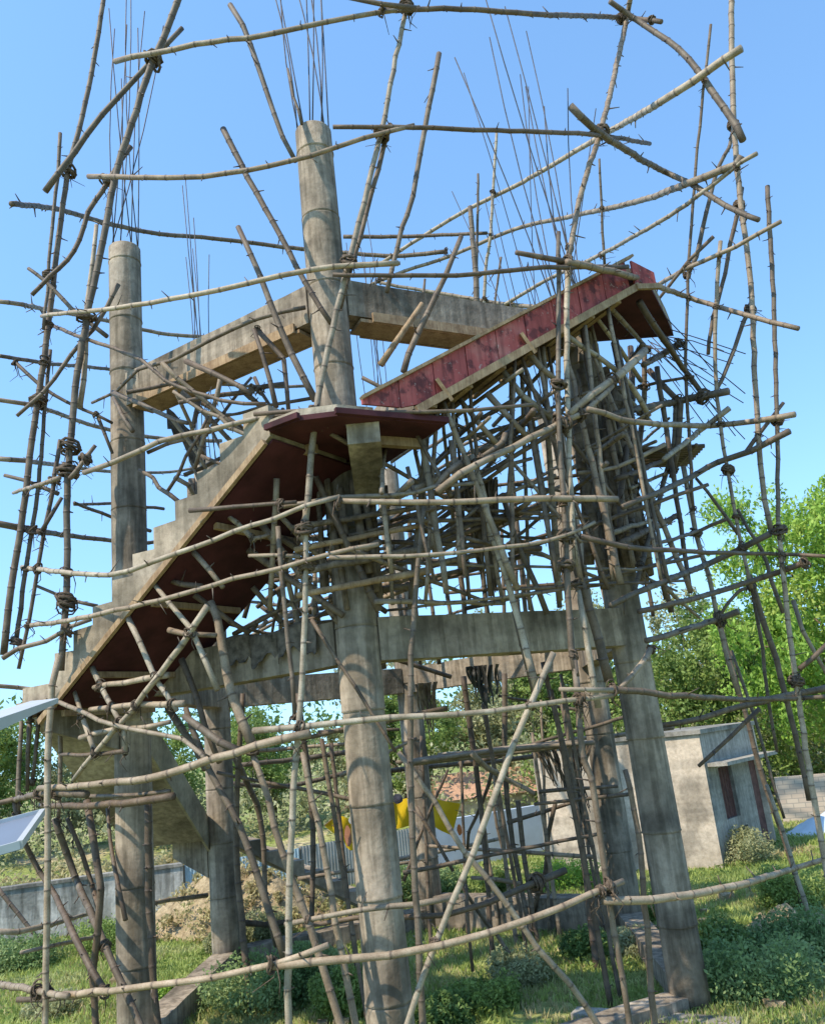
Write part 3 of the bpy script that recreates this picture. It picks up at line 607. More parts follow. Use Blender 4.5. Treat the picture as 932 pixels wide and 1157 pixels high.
pole('pale prop high under the dark soffit pointing down right',[(174,660),(192,682),(216,712),(246,780)],8,'f4.9')
pole('upper pale prop under the dark soffit behind the bowed ring',[(219,624),(235,642),(252,664)],8,'f4.8')
pole('topmost pale prop under the dark soffit near the landing',[(251,579),(268,592),(288,611)],7.5,'f4.8')
pole('small forked prop just under the upper bowed ring',[(283,609),(305,604)],6,'f4.8')
pole('broken log end lying under the lower bowed ring in the soffit shadow',[(192,656),(205,660),(228,663)],8,'f4.7')
pole('dead level stick under the dark soffit near the rough post',[(191,712),(210,716),(244,718)],8,'f4.7')
pole('rough thick post standing under the stair right of the ladder frame',[(238,680),(246,700),(252,740),(262,785),(274,815),(288,848)],13,'f4.5')
pole('long leaning pole from the rough post foot down to the bottom centre left',[(285,850),(303,905),(320,967),(350,1047),(385,1160)],11,'f4.6','g')
pole('leaning pole left of it passing behind the lowest ring',[(210,800),(235,868),(270,932),(290,985),(305,1030),(322,1085)],10,'f4.3','',m_=D_)
pole('light leaning pole just left of the front column',[(342,850),(353,905),(365,957),(385,1072),(402,1160)],10,'f4.4','g')
pole('crooked dark log with cut upper end sticking out right of the ladder frame',[(208,809),(225,822),(248,838),(272,850)],11,'f5.0',m_=D_)
pole('dark rough post behind the rough thick post under the stair',[(205,745),(222,790),(232,822),(248,862)],9,'f4.0','',m_=D_)
pole('twisted dark post left of the rear left column',[(190,800),(205,822),(220,846),(232,870)],10,'f3.8',m_=D_)
pole('two-forked thin twig pole right of the rear left column',[(262,850),(290,910),(298,960),(300,1010),(312,1070)],8,'b3.0',m_=D_)
# ---- bottom left dark tangle
pole('long dark pole slanting down right under the solar panel',[(16,905),(26,948),(45,985),(59,1007),(85,1060),(103,1096),(118,1120)],8,'f4.9','',m_=D_)
pole('dark bowed pole of the crossing pair left of the left column',[(62,925),(67,940),(85,991),(111,1051),(139,1115),(160,1162)],10,'f4.6','g',m_=D_)
pole('dark upright of the crossing pair left of the left column',[(98,905),(105,945),(113,1004),(110,1056),(105,1100),(108,1162)],10,'f4.7','g',m_=D_)
pole('thin brown pole leaning into the crossing pair from above left',[(76,925),(92,965),(104,1000),(112,1030)],7,'f4.4',m_=D_)
pole('thin brown pole leaning into the crossing pair from above right',[(121,905),(125,950),(134,1000),(142,1040)],6,'f4.2',m_=D_)
pole('dark brace leaning on the whitewashed wall at the left edge',[(-4,1002),(20,1032),(46,1065)],6,'y18',m_=D_)
pole('hanging post below the stepped landing, first from the left',[(24,815),(21,880),(19,934)],6.5,'f5.0')
pole('hanging post below the stepped landing, second from the left',[(34,808),(32,850),(31,895)],6,'f4.8')
pole('hanging post below the stepped landing, third from the left',[(45,803),(41,840),(36,885)],5.5,'f4.6')
pole('straight post under the landing just right of the lower left upright',[(68,796),(68,850),(66,928)],6,'f4.8')
pole('pole strapped along the right side of the left column foot',[(167,905),(168,980),(170,1060),(178,1162)],10,'f4.15','g')
# ---- under the upper flight, right
pole('pale crooked ledger following the outer stair curve, topmost end cut',[(643,468),(668,446),(703,422),(716,408),(728,396)],11,'f5.15',m_=BAMP)
pole('dark thick cut log end right of the crooked ledger',[(727,412),(748,400),(768,388)],9,'f4.9',m_=D_)
pole('lower crooked ledger climbing right across the tangle',[(494,556),(520,535),(556,517),(600,495),(640,474),(664,462),(694,433)],9.5,'f5.15',m_=BAMP)
pole('dark ledger climbing right just above the crooked one',[(512,537),(550,516),(580,498),(620,477),(645,455)],7,'f4.6',m_=D_)
pole('thick knotted pole dropping right from the stair top end board',[(722,340),(736,362),(750,383),(778,424),(795,447)],9,'f5.15')
pole('prop from the soffit near the stair top, left one',[(669,352),(684,372),(700,394),(724,430)],6.5,'f4.6',m_=BAMP)
pole('prop from the soffit near the stair top, middle one',[(686,343),(708,368),(731,394)],7,'f4.7',m_=BAMP)
pole('prop dropping right from the soffit edge left of the bark-clad column',[(641,379),(674,402),(712,434),(733,470)],7.5,'f4.9',m_=BAMP)
pole('dark prop crossing the sky gap below the stair top',[(733,418),(750,436),(768,456),(765,510),(758,540)],8,'f4.6',m_=D_)
pole('slanting prop tied under the crooked ledger end',[(700,440),(716,458),(736,478)],7,'f4.5')
pole('level dark log with cut end right of the bark-clad column',[(688,470),(730,460),(764,454),(796,447),(823,442)],9.5,'f4.7',m_=D_)
pole('thin level stick above the dark cut log',[(716,439),(744,432),(784,425)],4.5,'f4.2',m_=D_)
pole('dark long brace below the bamboo mat rising to the far right',[(703,573),(740,558),(775,542),(812,522),(849,509),(892,487)],8,'f5.0',m_=D_)
pole('upper brace left of the bamboo mat',[(696,541),(720,533),(750,520)],7.5,'f4.6',m_=D_)
pole('pale brace crossing over the bamboo mat towards the upper right',[(750,519),(788,489),(812,470),(824,461)],7.5,'f5.1')
pole('thin pale pole below the bamboo mat left side',[(712,552),(740,540),(764,530)],4.5,'f4.4')
pole('dark upright in front of the sky right of the bark-clad column, first',[(712,392),(714,450),(707,510),(701,565),(700,600)],9,'f4.4','',m_=D_)
pole('dark upright in front of the sky right of the bark-clad column, second',[(728,398),(728,450),(722,505),(715,560),(712,612)],8.5,'f4.3','',m_=D_)
pole('long dark leaning pole right of the second dark upright',[(764,450),(761,502),(750,545),(736,597),(724,640),(716,668)],7.5,'f4.5','',m_=D_)
pole('dark stub with cut end pointing up right at the column shoulder',[(700,615),(720,605),(745,593),(768,581)],9,'f4.5',m_=D_)
pole('paler stub lying above the cut dark stub',[(690,603),(712,595),(743,587)],7,'f4.5')
pole('thorny ledger crossing the sky above the trees',[(722,622),(745,614),(768,607),(790,599),(820,587)],5.5,'f4.9',m_=D_)
pole('thin bare ledger just below the thorny one above the trees',[(727,642),(750,634),(776,623)],4.5,'f4.6',m_=D_)
pole('long ledger rising right across the tree tops, upper',[(690,684),(720,669),(750,657),(800,637),(849,614),(870,603)],8,'f5.0',m_=D_)
pole('long dark ledger rising right across the trees, lower',[(722,691),(760,682),(800,672),(862,652),(908,636)],8,'f5.1',m_=D_)
pole('pair-tied ledger with split end in front of the trees',[(730,724),(765,714),(810,700),(834,691)],8,'f4.9')
pole('bent pale brace on the right front column above the waist ring',[(697,782),(713,764),(728,745),(736,732)],8,'f5.0')
pole('thin brace dropping left across the small house front',[(789,866),(806,850),(826,832),(858,801)],6,'y12.8',m_=D_)
pole('forked brace entering at the right edge near the roof height',[(903,756),(918,744),(940,722)],7,'y10.8',m_=D_)
pole('curved thin brace between the patchy pole and the right cluster',[(812,698),(822,682),(836,668),(852,662)],5,'y12.2',m_=D_)
# ---- in front of and beside the two right columns
pole('orange brown leaning slab pole in front of the right beam end',[(650,640),(666,690),(676,722),(688,770)],13,'f4.75')
pole('pale rough pole beside the orange brown one',[(652,660),(660,710),(668,765),(676,800)],9,'f4.8')
pole('stout dark leaning log in front of the lower right beam',[(582,690),(592,728),(606,783)],13,'f4.3','',m_=D_)
pole('pale bamboo prop leaning in front of the stout dark log',[(533,514),(544,548),(558,610),(572,655),(588,710),(607,783)],9,'f4.7')
pole('dark prop leaning right of the hanging bark strips',[(568,562),(580,600),(596,640),(608,668),(618,694)],8,'f4.2','',m_=D_)
pole('slanting prop under the pale bearer right of the tall column',[(522,454),(540,476),(562,502)],8,'f4.7')
pole('prop dropping right below the red side boards, first',[(550,444),(576,472),(600,498)],9,'f4.8',m_=BAMP)
pole('prop dropping right below the red side boards, second',[(568,418),(590,446),(622,472)],9,'f4.8',m_=BAMP)
pole('prop dropping right below the red side boards, third',[(596,398),(612,416),(634,434)],9,'f4.8',m_=BAMP)
pole('short angled pole bent over the crooked ledger near centre',[(492,552),(505,535),(520,522)],9,'f5.05')
pole('bright bent ledger end above the ragged bundle',[(543,517),(558,508),(567,500),(571,490)],8,'f5.05')
# ------------------------------------------------------------------ lashings
def lash(p,scale=1.0,m_=None,seed=0,pale=False,tails=3):
    """rope binding round the pole nearest to p"""
    best=None
    for o,C,r in POLES:
        for i in range(len(C)-1):
            a,b=C[i],C[i+1]; ab=b-a; u=max(0,min(1,(p-a).dot(ab)/max(ab.length_squared,1e-9))); q=a+ab*u; d=(q-p).length
            if best is None or d<best[0]: best=(d,o,q,ab.normalized(),r)
    d,o,q,ax,r=best
    if d>0.5: return
    rr=random.Random(seed); m=MB(); n=rr.randint(6,9)
    for i in range(n):
        nrm=(ax+Vector((rr.gauss(0,.4),rr.gauss(0,.4),rr.gauss(0,.4)))).normalized(); u=nrm.orthogonal().normalized(); v=nrm.cross(u)
        c=q+Vector((rr.gauss(0,.3),rr.gauss(0,.3),rr.gauss(0,.5)))*r; R_=r*scale*rr.uniform(1.15,1.65)
        m.tube([c+u*R_*math.cos(a)+v*R_*math.sin(a)*rr.uniform(.85,1.1) for a in np.linspace(0,6.4,10)],rr.uniform(.006,.012)*scale,5)
    for i in range(tails):
        a=q+Vector((rr.gauss(0,1),rr.gauss(0,1),0))*r; l=rr.uniform(.08,.28)
        m.tube([a,a+Vector((rr.gauss(0,.05),rr.gauss(0,.05),-l*.5)),a+Vector((rr.gauss(0,.08),rr.gauss(0,.08),-l))],[.007,.006,.003],4)
    part(m,'rope_lashing',ROPEL if pale else ROPE,o,True)
JO=[(168,65,'y9.7'),(76,188,'y10.5'),(124,202,'y9.9'),(56,310,'y10.5'),(97,358,'y9.7'),(42,453,'y10.6'),(79,505,'y9.7'),(82,528,'y9.6'),(41,598,'y10.6'),
(75,680,'y9.7'),(73,706,'y9.6'),(345,598,'f'),(345,640,'f'),(462,9,'f'),(352,465,'f'),(396,296,'f'),(432,150,'f'),(706,12,'f'),(678,148,'f'),
(638,294,'f'),(632,435,'f'),(637,475,'f'),(640,606,'f'),(644,640,'f'),(832,132,'y11.4'),(836,228,'y11.4'),(850,350,'y11.3'),(883,478,'y11.1'),(878,600,'y11.1'),
(850,652,'y12'),(896,770,'y11.2'),(606,1000,'f2.8'),(787,602,'b4.9'),(812,700,'b4.9'),(826,530,'b4.6'),(796,446,'f5.1'),(778,300,'b4.9'),(66,538,'y10'),(18,725,'y10.6'),(98,520,'y9.6')]
for i,(x,y,m_) in enumerate(JO): lash(pt(x,y,m_),1.75,seed=i,tails=6)
for i,(x,y,m_) in enumerate([(54,1120,'f5.3'),(338,828,'f5.3'),(690,1008,'f5.3'),(652,782,'f5.3'),(46,893,'f5.3')]): lash(pt(x,y,m_),1.15,ROPEL,seed=50+i,tails=5)

# auto: bind the poles of the ring where two of them touch
done=[pt(x,y,m_) for x,y,m_ in JO]; k=200
def segdist(p1,q1,p2,q2):
    d1=q1-p1;d2=q2-p2;r_=p1-p2;a=d1.dot(d1);e=d2.dot(d2);f=d2.dot(r_);c=d1.dot(r_);b=d1.dot(d2);den=a*e-b*b
    s_=max(0,min(1,(b*f-c*e)/den)) if den>1e-9 else 0; t=max(0,min(1,(b*s_+f)/e)) ; s_=max(0,min(1,(b*t-c)/a)); A=p1+d1*s_;B=p2+d2*t; return (A-B).length,(A+B)/2
cand=[]
for i in range(len(POLES)):
    Ci=POLES[i][1]
    for j in range(i+1,len(POLES)):
        Cj=POLES[j][1]; best=(9,None)
        for a in range(0,len(Ci)-1,2):
            for b in range(0,len(Cj)-1,2):
                if (Ci[a]-Cj[b]).length>1.2: continue
                d=segdist(Ci[a],Ci[min(a+2,len(Ci)-1)],Cj[b],Cj[min(b+2,len(Cj)-1)])
                if d[0]<best[0]: best=d
        if best[0]<.17: cand.append(best)
cand.sort(key=lambda e:e[0])
for d,p in cand:
    if all((p-q_).length>.3 for q_ in done):
        done.append(p); k+=1; lash(p,random.uniform(.9,1.15),ROPE if random.random()<.7 else ROPEL,seed=k,tails=random.randint(1,3))
    if k>390: break
# ------------------------------------------------------------------ props and ledgers crowded under the stairs
rr=random.Random(21)
ORD='first second third fourth fifth sixth seventh eighth ninth tenth eleventh twelfth thirteenth fourteenth fifteenth sixteenth seventeenth eighteenth nineteenth twentieth'.split()+['twenty-'+w for w in 'first second third fourth fifth sixth seventh eighth ninth'.split()]
def imx(p): d=p-EYE; return d.dot(RT)/d.dot(FW)
GEN=[]
def number_labels(n0,txt): GEN.append((POLES[n0:],txt))
def number_now(L,txt):
    L=sorted(L,key=lambda e:imx(e[1][len(e[1])//2]))
    for i,e in enumerate(L): e[0]['label']=(ORD[i]+' from the left of '+txt) if i<len(L)-1 else 'rightmost of '+txt
def count(): return len(POLES)
def soffit(mid,t): return linez(t) if mid==BC else l2(t)
_n=count()
for i in range(20):
    t=rr.uniform(-1.9,1.7); o=rr.uniform(3.5,4.9); z=soffit(BC,t)-0.1
    a=T(BC,o,t,z); b=T(BC,min(4.9,max(2.2,o+rr.gauss(-.3,.5))),t+rr.gauss(0.25,.45),rr.choice([4.86,4.9,5.4,5.9]))
    pole3([b,a],rr.uniform(.022,.038),'rough prop standing in the crowd of props under the red upper stair flight',group='props crowded under the upper stair flight')
number_labels(_n,'the rough props standing under the red upper stair flight')
_n=count()
for i in range(24):
    t=rr.uniform(-1.6,1.3); o=rr.uniform(2.2,4.8); z=linez(t)-rr.uniform(.5,2.2)
    if z<5.0: z=rr.uniform(5,6)
    L=rr.uniform(.8,1.9); s_=rr.uniform(0.2,.62)
    pole3([T(BC,o,t-L/2,z-L*s_/2),T(BC,o+rr.gauss(0,.12),t,z+rr.gauss(0,.05)),T(BC,o+rr.gauss(0,.2),t+L/2,z+L*s_/2)],rr.uniform(.02,.034),'ledger tied among the crowd of props under the red upper stair flight',group='ledgers tied under the upper stair flight')
number_labels(_n,'the rising ledgers tied under the red upper stair flight')
_n=count()
for i in range(18):
    t=rr.uniform(-1.7,1.9); z=linez(t)-rr.uniform(.4,2.4)
    if z<5.0: z=rr.uniform(5,6)
    pole3([T(BC,rr.uniform(2.0,2.8),t,z+rr.gauss(0,.15)),T(BC,rr.uniform(4.6,5.3),t+rr.gauss(0,.3),z+rr.gauss(0,.15))],rr.uniform(.02,.034),'short cross pole sticking out of the props under the red upper stair flight',group='cross poles under the upper stair flight')
number_labels(_n,'the short cross poles jutting out under the upper flight')
_n=count()
for i in range(10):
    t=rr.uniform(.1,2.1); o=rr.uniform(3.4,4.7); a=T(AB,o,t,l2(t)-.1); b=T(AB,max(2.4,o+rr.gauss(-.5,.4)),t+rr.gauss(.3,.4),rr.choice([4.86,4.6,5.0]))
    pole3([b,a],rr.uniform(.03,.042),'rough prop under the maroon soffit of the lower stair flight',group='props under the lower stair flight')
number_labels(_n,'the rough props under the maroon lower flight soffit')
_n=count()
for i in range(16):
    t=rr.uniform(.2,2.2); z=rr.uniform(5.0,6.4); o=rr.uniform(1.2,3.6); L=rr.uniform(.9,1.8)
    pole3([T(AB,o,t-L/2,z-rr.uniform(-.3,.3)),T(AB,o+rr.gauss(0,.3),t+L/2,z)],rr.uniform(.028,.04),'ledger in the tangle between the tall column and the lower stair flight',group='ledgers behind the lower stair flight')
number_labels(_n,'the ledgers between tall column and lower flight')
_n=count()
for i in range(26):
    a=rr.uniform(0,6.28); z=rr.uniform(4.9,8.2); r0=rr.uniform(.3,2.6); x=CX+r0*math.cos(a); y=CY+r0*math.sin(a); d=rr.uniform(-.5,.5)+ (1.57 if rr.random()<.25 else 0)
    L=rr.uniform(.8,1.8); v=Vector((math.cos(d)*L,math.sin(d)*L,rr.gauss(0,.2)))
    if x>1.2 or z<6.6: pole3([Vector((x,y,z))-v,Vector((x,y,z))+v],rr.uniform(.022,.038),'cross pole in the inner staging seen between the columns above the big beams',group='inner staging cross poles',m_=BAMD)
number_labels(_n,'the dark inner staging poles above the big beams')
_n=count()
for i in range(14):
    x=CX+rr.uniform(-.6,2.9); y=CY+rr.uniform(-1.5,3.2); pole3([(x,y,4.7),(x+rr.gauss(0,.15),y,rr.uniform(6.4,7.9))],rr.uniform(.035,.05),'upright in the inner staging seen between the columns above the big beams',group='inner staging uprights',m_=BAMD)
number_labels(_n,'the dark inner staging uprights on the big beams')
_n=count()
for i,(x,y) in enumerate([(1.9,13.2),(1.2,15.1),(-2.4,14.4),(-1.6,15.8),(0.5,14.6),(-3.0,13.0)]):
    pole3([(x,y,-.1),(x+rr.gauss(0,.12),y+.1,2.2),(x+rr.gauss(0,.15),y,4.4)],.045,'dark prop standing on the grass inside the ring of columns, under a big beam',group='props standing inside the ring of columns',m_=BAMD)
number_labels(_n,'the dark props standing inside the column ring')
# more staging, in rows
_n=count()
for i in range(9):
    t=-1.6+i*.4; o=3.5+.45*(i%3); zb=rr.choice([4.9,5.0,5.3])
    pole3([T(CF,o,t-.9+rr.gauss(0,.08),zb),T(CF,o+rr.gauss(0,.08),t-.9,8.6+rr.uniform(-.3,.1))],rr.uniform(.026,.038),'x',group='uprights under the top landing',m_=BAMD if i%3 else BAM)
number_labels(_n,'the uprights standing in rows under the top landing')
_n=count()
for i in range(10):
    z=5.1+.35*i; L=rr.uniform(.9,1.6); t=rr.uniform(-1.6,-.2)
    pole3([T(CF,rr.uniform(3.4,5.2),t-L,z+rr.gauss(0,.12)),T(CF,rr.uniform(3.6,5.2),t+L,z+rr.gauss(0,.15))],rr.uniform(.02,.032),'x',group='ledgers under the top landing',m_=BAMD if i%2 else BAM)
number_labels(_n,'the ledgers tied across the uprights under the top landing')
_n=count()
for i in range(14):
    t=-2.0+i*.27; o=rr.choice([3.7,4.1,4.5,4.8])
    pole3([T(BC,o,t+rr.gauss(0,.1),4.9+rr.uniform(0,.3)),T(BC,o+rr.gauss(0,.08),t+rr.gauss(0,.12),linez(t)-.1-rr.choice([0,0,.5]))],rr.uniform(.02,.032),'x',group='upright props in rows under the upper stair flight',m_=BAMD if i%2 else BAM)
number_labels(_n,'the upright props standing in rows under the red flight')
_n=count()
for i in range(17):
    t=rr.uniform(-1.7,1.5); z=rr.uniform(4.95,6.6); L=rr.uniform(.7,1.5)
    pole3([T(BC,rr.uniform(3.0,4.9),t-L,max(4.95,z+rr.gauss(0,.55))),T(BC,rr.uniform(3.0,4.9),t+L,max(4.95,z+rr.gauss(0,.55)))],rr.uniform(.018,.03),'x',group='thin ledgers above the big front beams',m_=BAMD if i%2 else BAM)
number_labels(_n,'the thin slanting ledgers above the front right beam')
_n=count()
for i in range(26):
    t=rr.uniform(-1.7,.6); o=rr.uniform(2.2,3.9); z=rr.uniform(7.0,8.5)
    d=Vector((rr.gauss(0,.5),rr.gauss(0,.2),rr.gauss(0,.45))).normalized()*rr.uniform(.4,.8); p=T(AB,o,t,z)
    pole3([p-d,p+d],rr.uniform(.022,.036),'x',group='forked sticks behind the lower flight',m_=BAMD if i%3 else BAM,sway=.015)
number_labels(_n,'the crooked sticks behind the lower flight under the upper beam')
_n=count()
for i in range(36):
    t=rr.uniform(-1.3,.7); o=rr.uniform(1.2,2.9); z=rr.uniform(4.95,6.7)
    d=Vector((rr.gauss(0,.5),rr.gauss(0,.3),rr.gauss(0,.6))).normalized()*rr.uniform(.4,.9); p=T(AB,o,t,z)
    if (p-d).z<4.9: d.z=abs(d.z)*.2
    pole3([p-d,p+d],rr.uniform(.022,.036),'x',group='sticks right of the lower stair soffit',m_=BAMD if i%3 else BAM,sway=.012)
number_labels(_n,'the dark sticks crossing the sky gap right of the lower soffit')
_n=count()
for i in range(26):
    x=CX+rr.uniform(-2.6,3.2); y=CY+rr.uniform(-2.2,3.0); up=i%2==0; z=rr.uniform(1.2,3.9)
    if up: P=[(x,y,-.1),(x+rr.gauss(0,.25),y+rr.gauss(0,.2),rr.uniform(3.0,4.5))]
    else: L=rr.uniform(.6,1.6); P=[(x-L,y+rr.gauss(0,.3),z+rr.gauss(0,.35)),(x+L,y+rr.gauss(0,.3),z+rr.gauss(0,.35))]
    pole3(P,rr.uniform(.024,.036),'x',group='sticks inside the ring of columns',m_=BAMD if i%3 else BAM)
number_labels(_n,'the sticks crossing inside the ring of columns below the beams')
# stumps of propping timber strapped round the upper right column
_n=count()
for i in range(9):
    a=math.radians(-150+i*22); c=COLP['C']+Vector((.42*math.cos(a),.42*math.sin(a),0)); zt=rr.uniform(7.2,8.5); zb=rr.uniform(4.95,5.5)
    P=[(c.x+rr.gauss(0,.03),c.y,zb),(c.x+rr.gauss(0,.05),c.y,(zb+zt)/2),(c.x+rr.gauss(0,.05),c.y,zt)]
    pole3(P,rr.uniform(.055,.085),'bark-covered timber strapped upright round the upper right column',cat='timber',name='timber_post',group='bark timbers round the upper right column',m_=BARK,sway=.02,stub=.1)
number_labels(_n,'the bark-covered timbers round the upper right column')
_n=count()
for i in range(5):
    a=math.radians(-170+i*35); c=COLP['E']+Vector((.36*math.cos(a),.36*math.sin(a),0))
    pole3([(c.x,c.y,6.0+rr.uniform(0,.6)),(c.x+.03,c.y,8.7)],.06,'timber strapped upright round the column seen under the left upper beam',cat='timber',name='timber_post',group='timbers round the rear left column',m_=BARK,stub=.1)
number_labels(_n,'the timbers round the column under the left upper beam')
_n=count()
for i in range(7):
    a=math.radians(-175+i*27); c=COLP['B']+Vector((.33*math.cos(a),.33*math.sin(a),0))
    pole3([(c.x+rr.gauss(0,.04),c.y,rr.uniform(4.9,5.5)),(c.x,c.y,rr.uniform(6.3,6.5))],rr.uniform(.03,.05),'x',cat='timber',name='timber_post',group='props round the tall column under its bracket',m_=BARK,stub=.1)
number_labels(_n,'the dark props round the tall column under its bracket')
_n=count()
for i in range(4):
    z=5.15+i*.26; pole3([(-1.35,8.95+.02*i,z-.05),(.15,9.05,z+rr.uniform(0,.1))],rr.uniform(.03,.045),'x',cat='timber',name='timber_post',group='level boards lashed before the tall column',m_=BARK if i%2 else TIMBER,stub=0)
number_labels(_n,'the level timbers lashed across the tall column below the landing')
# the 300 poles that show largest stay objects, the small rest becomes one tangle
allg=[e for L,txt in GEN for e in L if e[0].name.startswith('bamboo')]
def shows(e): c=e[1]; d=((c[0]+c[-1])/2-EYE).length; return (c[-1]-c[0]).length*e[2]/d/d
nb=sum(1 for e in POLES if e[0].name.startswith('bamboo')); keep=300-(nb-len(allg)); allg.sort(key=shows,reverse=True); drop=allg[keep:]; dropped=set(id(e) for e in drop)
V=[];F=[];NN=[];MI=[]
for e in drop:
    me=e[0].data; n=len(me.vertices); co=np.empty(n*3); me.vertices.foreach_get('co',co); co=co.reshape(-1,3)+np.array(e[0].location); k=len(V); V+=[tuple(c) for c in co]
    nd=np.empty(n); me.attributes['node'].data.foreach_get('value',nd); NN+=list(nd)
    mi=0 if me.materials[0]==BAM else 1
    for p in me.polygons: F.append(tuple(v+k for v in p.vertices)); MI.append(mi)
me=bpy.data.meshes.new('bamboo_tangle'); me.from_pydata(V,[],F); me.materials.append(BAM); me.materials.append(BAMD); me.polygons.foreach_set('material_index',MI); me.polygons.foreach_set('use_smooth',[True]*len(F))
me.attributes.new('node','FLOAT','POINT').data.foreach_set('value',NN)
tag(link(bpy.data.objects.new('bamboo_tangle',me)),'dense tangle of thinner bamboo sticks filling the staging under the stair flights','bamboo tangle',kind='stuff')
for e in drop: bpy.data.objects.remove(e[0],do_unlink=True)
for L,txt in GEN: number_now([e for e in L if id(e) not in dropped],txt)
POLES[:]=[e for e in POLES if id(e) not in dropped]
# ------------------------------------------------------------------ ragged hanging things
def strips(name,label,cat,top,w,h,n,m_,depth=.25,seed=1,lean=0):
    """bundle of hanging fibrous strips, each a thin folded band with a torn end"""
    r_=random.Random(seed); m=MB()
    for i in range(n):
        x=r_.uniform(-.5,.5)*w; y=r_.uniform(-.5,.5)*depth; hh=h*r_.uniform(.55,1)*(1-abs(x)/w*.7); wd=r_.uniform(.03,.07); k=7; a=r_.uniform(0,3.14); vs=[]
        for j in range(k+1):
            u=j/k; ww=wd*(1-.75*u**3); cx=x*(1-.35*u)+lean*u+.02*math.sin(6*u+i); c=Vector((cx,y+.02*math.cos(5*u+i),-hh*u)); dx=Vector((math.cos(a+u),math.sin(a+u),0)); dy=Vector((-dx.y,dx.x,0))
            vs+=[c-dx*ww/2,c+dy*ww*.35,c+dx*ww/2,c-dy*.012]
        fs=[(j*4+q,j*4+(q+1)%4,j*4+4+(q+1)%4,j*4+4+q) for j in range(k) for q in range(4)]+[(3,2,1,0),(k*4,k*4+1,k*4+2,k*4+3)]
        m.add([Vector(top)+v for v in vs],fs)
    return tag(m.build(name,m_,None,False,origin=top),label,cat)
strips('bark_strips','dark bundle of split bark strips hanging above the front right beam','bark bundle',pt(541,545,'y9.9'),.42,1.6,90,BARK,.3,3)
strips('bark_strips','pointed dark tatter hanging below the front right beam','bark bundle',pt(546,752,'y11.3'),.45,.62,22,PLASTIC,.2,4)
strips('bark_strips','shaggy brown bundle hanging from the platform stack near the right columns','bark bundle',pt(636,842,'y14.4'),.95,.85,50,BARK,.5,5)
strips('bark_strips','torn grey slab of bark leaning below the shaggy bundle by the small house','bark bundle',pt(642,868,'y14.6'),.4,1.5,22,SACK,.25,6,.15)
strips('bark_strips','loose brown bark hanging left of the two middle columns','bark bundle',pt(480,772,'y13.2'),.35,.9,18,BARK,.25,8)
def drape(name,label,cat,pts,h,m_,seed=1,parts=18):
    r_=random.Random(seed); m=MB(); a,b=Vector(pts[0]),Vector(pts[1]); n=(b-a).normalized(); nn=Vector((-n.y,n.x,0)); vs=[]; K=9
    hs=[h*r_.uniform(.6,1.1) for _ in range(parts+1)]
    for side in (0,1):
        for i in range(parts+1):
            u=i/parts
            for j in range(K+1):
                v=j/K; fold=.05*math.sin(u*22+seed)*v+.03*math.sin(u*47)*v
                vs.append(a.lerp(b,u)+Vector((0,0,.03*math.sin(u*9)-hs[i]*v))+nn*(fold+.012*side))
    S_=(parts+1)*(K+1); fs=[]
    for side in(0,1):
        for i in range(parts):
            for j in range(K):
                q=[side*S_+i*(K+1)+j,side*S_+(i+1)*(K+1)+j,side*S_+(i+1)*(K+1)+j+1,side*S_+i*(K+1)+j+1]; fs.append(tuple(q if side else q[::-1]))
    for i in range(parts):
        for j in (0,K): fs.append((i*(K+1)+j,(i+1)*(K+1)+j,S_+(i+1)*(K+1)+j,S_+i*(K+1)+j))
    m.add(vs,fs); return tag(m.build(name,m_,None,True,origin=a),label,cat)
pa=COLP['A'].lerp(COLP['B'],.5)+Vector((-.12,-.2,4.88)); pb=COLP['A'].lerp(COLP['B'],.9)+Vector((-.12,-.2,4.88))
drape('plastic_sheet','dark grimy sheet draped over the left front beam','plastic sheet',(pa,pb),.38,SACK,2,40)
# cement bag heap / torn sacks hung under left upper beam
strips('torn_sacking','torn sacking caught on the forked posts under the left upper beam','sacking',pt(292,435,'y10.4'),.25,.2,9,SACK,.2,9)
def ragged_board(label,px,Y,seed):
    r_=random.Random(seed); P=[pt(x,y,'y%g'%(Y+.15*math.sin(i*2.1))) for i,(x,y) in enumerate(px)]; n=len(P); m=MB(); off=Vector((.02,.05,0))
    m.add(P+[p+off for p in P],[tuple(range(n)),tuple(range(n,2*n))[::-1]]+[(i,(i+1)%n,n+(i+1)%n,n+i)[::-1] for i in range(n)])
    return tag(m.build('torn_sheet',SACK,None,False,origin=P[0]),label,'torn sheet')
drape('torn_sheet','grey torn sheet sagging between the left column and the top steps of the stair','torn sheet',(pt(188,460,'y11.6'),pt(232,500,'y11.9')),.5,SACK,4,10)
# bamboo mat deck
m=MB()
for i in range(9):
    u=i/8; a=pt(752+6*u,513-0*u,'y%g'%(11.9+.9*u)); b=pt(846-2*u,520-1*u,'y%g'%(11.9+.9*u)); a.z=b.z=8.0-0.0
    aa=Vector((3.15,11.9+.11*i,7.30)); bb=Vector((4.45,11.9+.11*i,7.22)); m.tube([aa,(aa+bb)/2+Vector((0,0,.015*math.sin(i*5))),bb],.035,7)
deck=empty('bamboo_deck',(3.8,12.3,7.25),'small bamboo mat platform projecting against the sky at the right','platform')
part(m,'deck_poles',BAMD,deck,True)
for x in(3.3,4.3):
    m=MB(); m.tube([(x,11.8,7.22),(x,12.9,7.22)],.03,7); part(m,'bearer',BAMD,deck,True)
